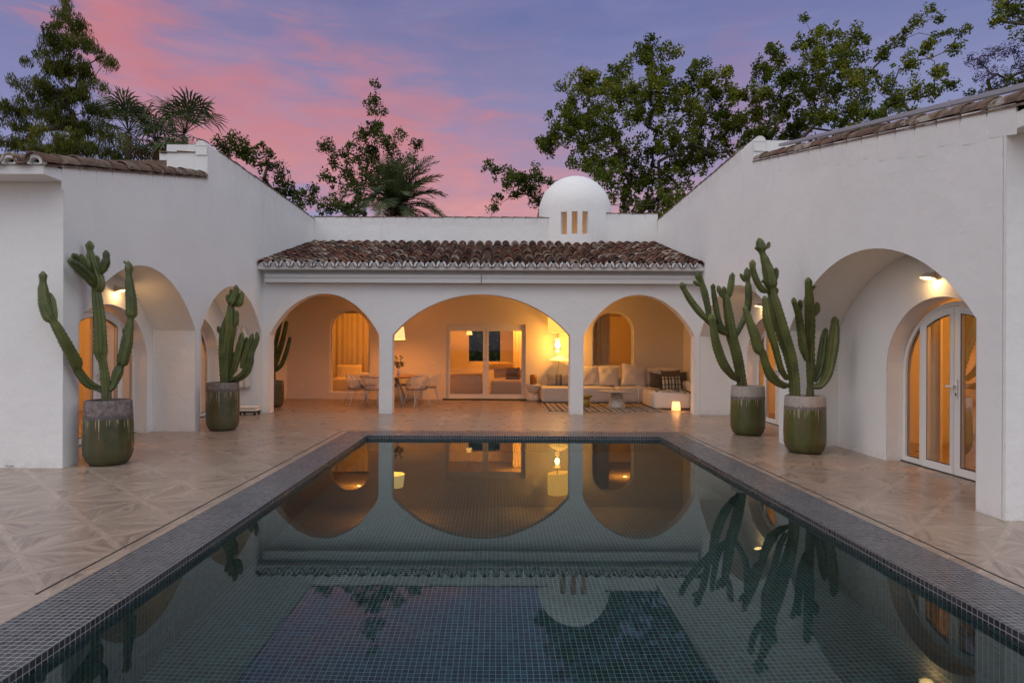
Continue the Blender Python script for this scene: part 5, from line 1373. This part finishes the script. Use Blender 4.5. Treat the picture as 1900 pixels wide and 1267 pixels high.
def skeleton(mb, root, top, nodes, r0, rng, tip=.012):
    """branches joining scattered clumps to the trunk"""
    pts = [Vector(root), Vector(root).lerp(Vector(top), .5)+Vector((rng.normal(0, .12), rng.normal(0, .12), 0)), Vector(top)]
    par = [None, 0, 1]; order = sorted(nodes, key=lambda q: (q-pts[2]).length)
    for q in order:
        best = min(range(1, len(pts)), key=lambda i: (pts[i]-q).length+.25*max(0, pts[i].z-q.z)*3)
        mid = pts[best].lerp(q, .5)+Vector((rng.normal(0, .1), rng.normal(0, .1), rng.normal(.04, .08)))
        pts.append(mid); par.append(best); pts.append(q); par.append(len(pts)-2)
    cnt = [0]*len(pts)
    for i in range(len(pts)-1, 0, -1): cnt[i] += 1; cnt[par[i]] += cnt[i]
    tot = cnt[0] or 1
    rad = [max(tip, r0*(c/tot)**.72) for c in cnt]; rad[0] = r0
    for i in range(1, len(pts)):
        mb.tube([pts[par[i]], pts[i]], [min(rad[par[i]], rad[i]*1.2)*.8, rad[i]*.8], 6, cap=False)
    return pts
def tree(name, label, D, blobs, base_px, leafmat_, leaf=.075, dens=1.0, dspread=1.6, trunk_r=.16, seed=1, droop=0., aspect=.62, group=None, cat='tree', top=None, spread=1.0, sub=5):
    rng = np.random.default_rng(seed); bx = W(base_px, 500, D).x; fs_ = D/24; leaf = leaf*fs_; trunk_r = trunk_r*fs_
    root = Vector((bx, D, -.05)); e = empty(name, root); tag(e, label, cat, group)
    C = []; nodes = []; T_ = []
    for (px, py, r) in blobs:
        dd = rng.uniform(-dspread, dspread); c = W(px, py, D+dd); rw = r*(D+dd)/F*spread
        nodes.append(c-root)
        # each clump is several small sub-clumps, so gaps stay open
        m = max(3, int(sub*(r/20)**1.5*1.9))
        ct = rng.normal(0, .16)
        for _ in range(m):
            dv = rng.normal(0, 1, 3); dv /= np.linalg.norm(dv); q = np.array(c)+dv*rw*rng.uniform(.1, 1.22)
            rs0 = rng.uniform(.10, .30); rs = rs0*fs_
            k = int(rng.uniform(16, 32)*dens*(rs0/.22)**1.2)
            w_ = rng.normal(0, 1, (k, 3)); w_ /= np.linalg.norm(w_, axis=1, keepdims=True); w_ *= (rng.uniform(0, 1, (k, 1))**.45)*rs
            if droop: w_[:, 2] = w_[:, 2]*1.25-.06
            C.append(q+w_); T_.append(.42+ct+rng.normal(0, .13)+rng.normal(0, .17, k))
            if rng.random() < .22: nodes.append(Vector(q)-root)
    C = np.concatenate(C)-np.array(root); T_ = np.concatenate(T_); n = len(C)
    if droop: U = np.stack([rng.normal(0, .25, n), rng.normal(0, .25, n), -np.ones(n)], 1)
    else: U = rng.normal(0, 1, (n, 3)); U[:, 2] -= .35
    U /= np.linalg.norm(U, axis=1, keepdims=True); V = np.cross(U, rng.normal(0, 1, (n, 3))); V /= np.linalg.norm(V, axis=1, keepdims=True)
    s = leaf*rng.uniform(.65, 1.3, (n, 1)); leaves_mesh('crown', C, U*s, V*s*aspect, T_, leafmat_, e)
    mb = MB(); zmin = min(q.z for q in nodes); 
    tp = top if top is not None else Vector((rng.normal(0, .1), rng.normal(0, .2), max(2.5, zmin*.85)))
    skeleton(mb, (0, 0, 0), tp, nodes, trunk_r, rng); mb.build('trunk', BARK, e)
    return e, n
NLEAF = 0
T_big = [(1090,150,28),(1065,185,34),(1055,225,32),(1110,200,40),(1030,250,22),(1008,272,15),(1085,262,32),(1135,150,30),(1160,120,18),(1205,92,20),(1200,115,22),(1240,98,16),(1215,150,30),(1238,130,18),(1180,170,34),(1180,220,38),(1130,250,40),(1222,200,38),(1252,170,24),(1290,150,28),(1270,200,34),(1320,150,20),(1330,180,28),(1300,220,38),(1350,130,14),(1345,220,30),(1362,170,22),(1100,300,32),(1125,335,36),(1075,235,25),(1150,290,34),(1180,330,38),(1210,280,34),(1250,260,38),(1230,330,38),(1290,280,34),(1262,305,34),(1340,255,30),(1315,290,26),(1160,372,34),(1200,378,34),(1240,372,26),(1375,225,20),(1210,70,9),(1000,262,10),(1150,180,30),(1290,120,10)]
_, q = tree('plane_tree', 'broad leafy plane tree behind the dome and the right roof', 29, T_big, 1215, LEAF, .058, 2.1, 2.4, .20, 11, group='plane trees behind the villa', spread=1.10, sub=6.5); NLEAF += q
_, q = tree('plane_tree', 'small plane tree with one low branch left of the dome', 52, [(905,305,10),(920,318,14),(945,325,18),(965,335,18),(985,328,16),(1003,332,14),(1020,338,9),(960,360,15),(925,365,8),(917,385,6),(980,352,18),(1000,372,14),(940,345,12),(1005,395,14),(1030,398,12)], 1030, LEAF_D, .050, 2.4, 2.0, .09, 12, group='plane trees behind the villa'); NLEAF += q
T3 = [(1402,120,12),(1430,130,22),(1420,175,32),(1402,215,26),(1442,102,18),(1462,150,32),(1450,205,36),(1502,78,22),(1540,65,24),(1578,78,20),(1600,92,14),(1520,118,38),(1560,112,32),(1500,170,38),(1550,165,38),(1590,150,26),(1480,235,34),(1530,220,36),(1578,205,28),(1605,178,14),(1420,250,24),(1494,38,5),(1455,255,22),(1385,180,18),(1385,250,20),(1560,240,18)]
_, q = tree('plane_tree', 'rounded plane tree rising over the middle of the right roof', 27, T3, 1490, LEAF, .058, 2.1, 2.0, .18, 13, group='plane trees behind the villa', spread=1.10, sub=6.5); NLEAF += q
T4 = [(1640,100,18),(1622,140,18),(1680,72,18),(1700,42,14),(1728,18,8),(1690,120,26),(1722,90,20),(1660,180,22),(1642,208,12),(1700,165,22),(1752,62,15),(1770,92,16),(1790,62,10),(1742,130,20),(1732,175,16),(1762,155,16),(1685,205,16),(1610,215,16),(1585,235,16),(1625,225,16),(1655,195,20),(1650,150,16),(1655,75,10),(1745,35,8)]
_, q = tree('plane_tree', 'thin open plane tree right of the rounded one, over the right roof', 23.0, T4, 1700, LEAF, .056, 1.9, 1.6, .13, 14, group='plane trees behind the villa'); NLEAF += q
_, q = tree('plane_tree', 'leafy crown cut off by the top right corner above the purple tree', 19.5, [(1860,12,22),(1852,40,16),(1890,32,22),(1905,62,18),(1885,-8,22),(1925,20,28),(1935,60,22),(1960,90,26),(1950,130,22),(1840,-5,10)], 1960, LEAF, .058, 1.8, 1.2, .14, 15, group='plane trees behind the villa'); NLEAF += q
_, q = tree('jacaranda_tree', 'sparse jacaranda with purple blossoms at the right edge', 21.5, [(1820,118,18),(1850,92,18),(1880,90,18),(1892,128,18),(1795,112,12),(1850,138,16),(1905,110,16),(1810,150,12),(1870,150,14),(1835,165,10)], 1850, LEAF_J, .036, 1.6, 1.0, .08, 16, group=None); NLEAF += q
_, q = tree('shrub_tree', 'low green bush under the purple jacaranda at the right roof edge', 20.5, [(1845,168,14),(1875,152,14),(1800,178,10),(1900,150,14),(1825,176,10)], 1860, LEAF_D, .055, 1.2, .6, .06, 17); NLEAF += q
T6 = [(405,268,12),(430,265,14),(455,275,15),(480,268,8),(470,298,18),(498,308,16),(450,290,18),(420,280,14),(520,328,18),(540,345,16),(500,285,8),(562,362,14),(577,372,11),(530,358,16),(555,382,13),(490,330,14),(510,360,12),(583,352,5)]
_, q = tree('leafy_tree', 'low leafy tree peeping over the left parapet slope', 38, T6, 480, LEAF_D, .050, 2.6, 1.0, .12, 18); NLEAF += q
T7 = [(695,160,4),(694,182,5),(692,205,9),(703,225,12),(690,240,15),(672,250,9),(716,262,14),(742,255,8),(770,268,8),(728,285,14),(692,280,20),(650,268,5),(660,290,13),(608,268,8),(620,298,14),(640,318,16),(612,330,10),(650,348,20),(682,325,20),(622,375,15),(662,382,16),(710,320,14),(768,295,6),(640,390,15),(605,392,10),(600,275,5),(700,350,16),(780,262,4),(735,310,9)]
_, q = tree('poplar_tree', 'pointed sparse tree with dark leaves behind the feathery palm', 50, T7, 680, LEAF_D, .050, 1.8, 1.3, .11, 19, spread=1.6, sub=10); NLEAF += q
TC = [(125,-8,12),(122,18,14),(110,38,17),(140,48,18),(100,72,20),(132,78,24),(158,82,18),(66,95,8),(48,108,9),(186,106,11),(205,112,7),(92,118,22),(122,128,28),(158,128,24),(95,165,24),(128,175,28),(155,165,20),(100,215,26),(132,225,28),(110,265,26),(140,272,26),
 (28,153,7),(46,154,8),(66,156,9),(82,158,8),(172,155,8),(190,160,7),(-8,192,9),(10,196,11),(30,200,12),(52,202,13),(74,204,12),(165,200,12),(186,204,11),(200,212,8),(35,182,6),(55,180,7),(14,226,8),(34,232,11),(56,238,13),(78,240,12),(160,240,14),(182,244,13),(204,250,11),(222,258,8),(-5,262,11),(20,266,14),(46,270,15),(72,272,15),(170,276,15),(196,282,14),(220,290,11),(85,185,10),(60,255,8)]
_, q = tree('drooping_tree', 'tall dark tree with hanging foliage at the left edge behind the roof', 19.5, TC, 128, LEAF_C, .066, 4.0, 1.0, .20, 20, droop=1., aspect=.22, spread=1.05, sub=8); NLEAF += q

def fan_palm(label, D, px, py, R_, seed, drop=.5):
    rng = random.Random(seed); c = W(px, py, D); root = Vector((c.x, D, -.05)); e = empty('fan_palm', root); tag(e, label, 'palm tree', 'fan palms behind the left roof')
    mb = MB(); mb.tube([(0, 0, 0), (.05, 0, c.z*.5), (c.x-root.x, 0, c.z-.1)], [.17, .13, .12], 10); mb.build('trunk', BARK, e)
    mb = MB(); dr = MB(); top = Vector((0, 0, c.z+.05))
    for k in range(36):
        az = rng.uniform(0, 6.283); el = rng.uniform(-.95, 1.15) if k > 6 else rng.uniform(.9, 1.4)
        dirv = Vector((math.cos(az)*math.cos(el), math.sin(az)*math.cos(el), math.sin(el))); L = R_*rng.uniform(.34, .66)
        q = top+dirv*L; tgt = dr if el < -.68 else mb
        tgt.tube([top, top+dirv*L*.5+Vector((0, 0, .03)), q], .012, 4, a=.8)
        sd = dirv.cross(Vector((0, 0, 1))).normalized(); up = sd.cross(dirv).normalized(); fr = R_*rng.uniform(.44, .60); tn = rng.uniform(.1, .9)
        nf = 13
        for j in range(nf):
            a_ = R(-88+176*j/(nf-1)); d1 = (dirv*math.cos(a_)+sd*math.sin(a_)).normalized(); d1 = (d1+up*.12*math.cos(a_*2)).normalized()
            w_ = fr*.036; pd = d1.cross(up).normalized()*w_; m1 = q+d1*fr*.55; tip = q+d1*fr*rng.uniform(.88, 1.05)+Vector((0, 0, -drop*fr*rng.uniform(.25, .85)))
            tgt.add([q, m1-pd, tip, m1+pd+up*.015], [(0, 1, 2, 3)], 0, tn+rng.uniform(-.12, .12))
    mb.build('crown', LEAF_P, e); dr.build('dry_fronds', LEAF_B, e)
fan_palm('fan palm with stiff fronds, left one beside the drooping tree', 23.0, 238, 246, 1.6, 1)
fan_palm('fan palm with stiff fronds standing free before the pink sky, right one', 22.5, 343, 248, 1.6, 2)
fan_palm('lower fan palm between the two taller ones', 24.0, 290, 262, 1.25, 3)
def date_palm(label, D, px, py, L0, seed):
    rng = random.Random(seed); c = W(px, py, D); root = Vector((c.x, D, -.05)); e = empty('date_palm', root); tag(e, label, 'palm tree')
    mb = MB(); mb.tube([(0, 0, 0), (0, 0, c.z-.35), (0, 0, c.z-.1), (0, 0, c.z+.1)], [.40, .38, .50, .30], 12)
    mb.build('trunk', BARK, e)
    dr = MB()
    for k in range(40):
        a = rng.uniform(0, 6.28); z = c.z-.6+rng.uniform(0, .7); b = Vector((math.cos(a)*.42, math.sin(a)*.42, z)); t_ = b+Vector((math.cos(a)*.45, math.sin(a)*.45, rng.uniform(.1, .6)))
        dr.tube([b, t_], [.08, .03], 4, a=rng.random())
    dr.build('dry_fronds', LEAF_B, e)
    mb = MB(); top = Vector((0, 0, c.z))
    for k in range(52):
        az = rng.uniform(0, 6.283); el = rng.uniform(.05, 1.45); L = L0*rng.uniform(.8, 1.1)
        hd = Vector((math.cos(az), math.sin(az), 0)); pts = []; n = 16; p = top.copy(); e_ = el
        for i in range(n+1):
            pts.append(p.copy()); p = p+(hd*math.cos(e_)+Vector((0, 0, 1))*math.sin(e_))*(L/n); e_ -= (.055+.05*math.cos(el))*(.5+i/n)
        mb.tube(pts, [.034*(1-.7*i/n) for i in range(n+1)], 4, a=.7)
        tn = rng.uniform(.1, .8)
        for i in range(2, n):
            T = (pts[i+1]-pts[i]).normalized(); sd = T.cross(Vector((0, 0, 1)));
            if sd.length < .05: sd = Vector((-hd.y, hd.x, 0))
            sd.normalize(); up = sd.cross(T)
            for sub in (0, .5):
                b = pts[i].lerp(pts[i+1], sub)
                ll = .50*L0/2.3*math.sin(math.pi*min(1, (i+sub)/n*.9+.08))**.6
                for s in (-1, 1):
                    d_ = (sd*s*.8+T*.65+up*rng.uniform(.05, .35)).normalized(); tip = b+d_*ll+Vector((0, 0, -ll*.18)); w_ = T*.056
                    mb.add([b-w_, b+w_, b.lerp(tip, .6)+w_*.8, tip], [(0, 1, 2, 3)], 0, tn+rng.uniform(-.15, .15))
    mb.build('crown', LEAF_P, e)
date_palm('feathery date palm arching over the back parapet', 42, 733, 388, 4.35, 5)
rng = np.random.default_rng(77); n = 26000
C = np.stack([rng.uniform(-9, 9, n), rng.normal(0, .35, n), rng.uniform(0, 3.4, n)+.12*np.sin(rng.uniform(0, 6, n))], 1)
U = rng.normal(0, 1, (n, 3)); U /= np.linalg.norm(U, axis=1, keepdims=True); Vv = np.cross(U, rng.normal(0, 1, (n, 3))); Vv /= np.linalg.norm(Vv, axis=1, keepdims=True)
hd = empty('hedge', (0, 28.5, -.05)); tag(hd, 'dark garden hedge seen through the living room windows', 'hedge')
leaves_mesh('foliage', C, U*.11, Vv*.07, rng.uniform(0, 1, n), LEAF_D, hd)
mb = MB(); mb.box(-9, 9, -.05, .05, 0, 3.0); mb.build('inner_branches', BARK, hd)
print('leaves', NLEAF)
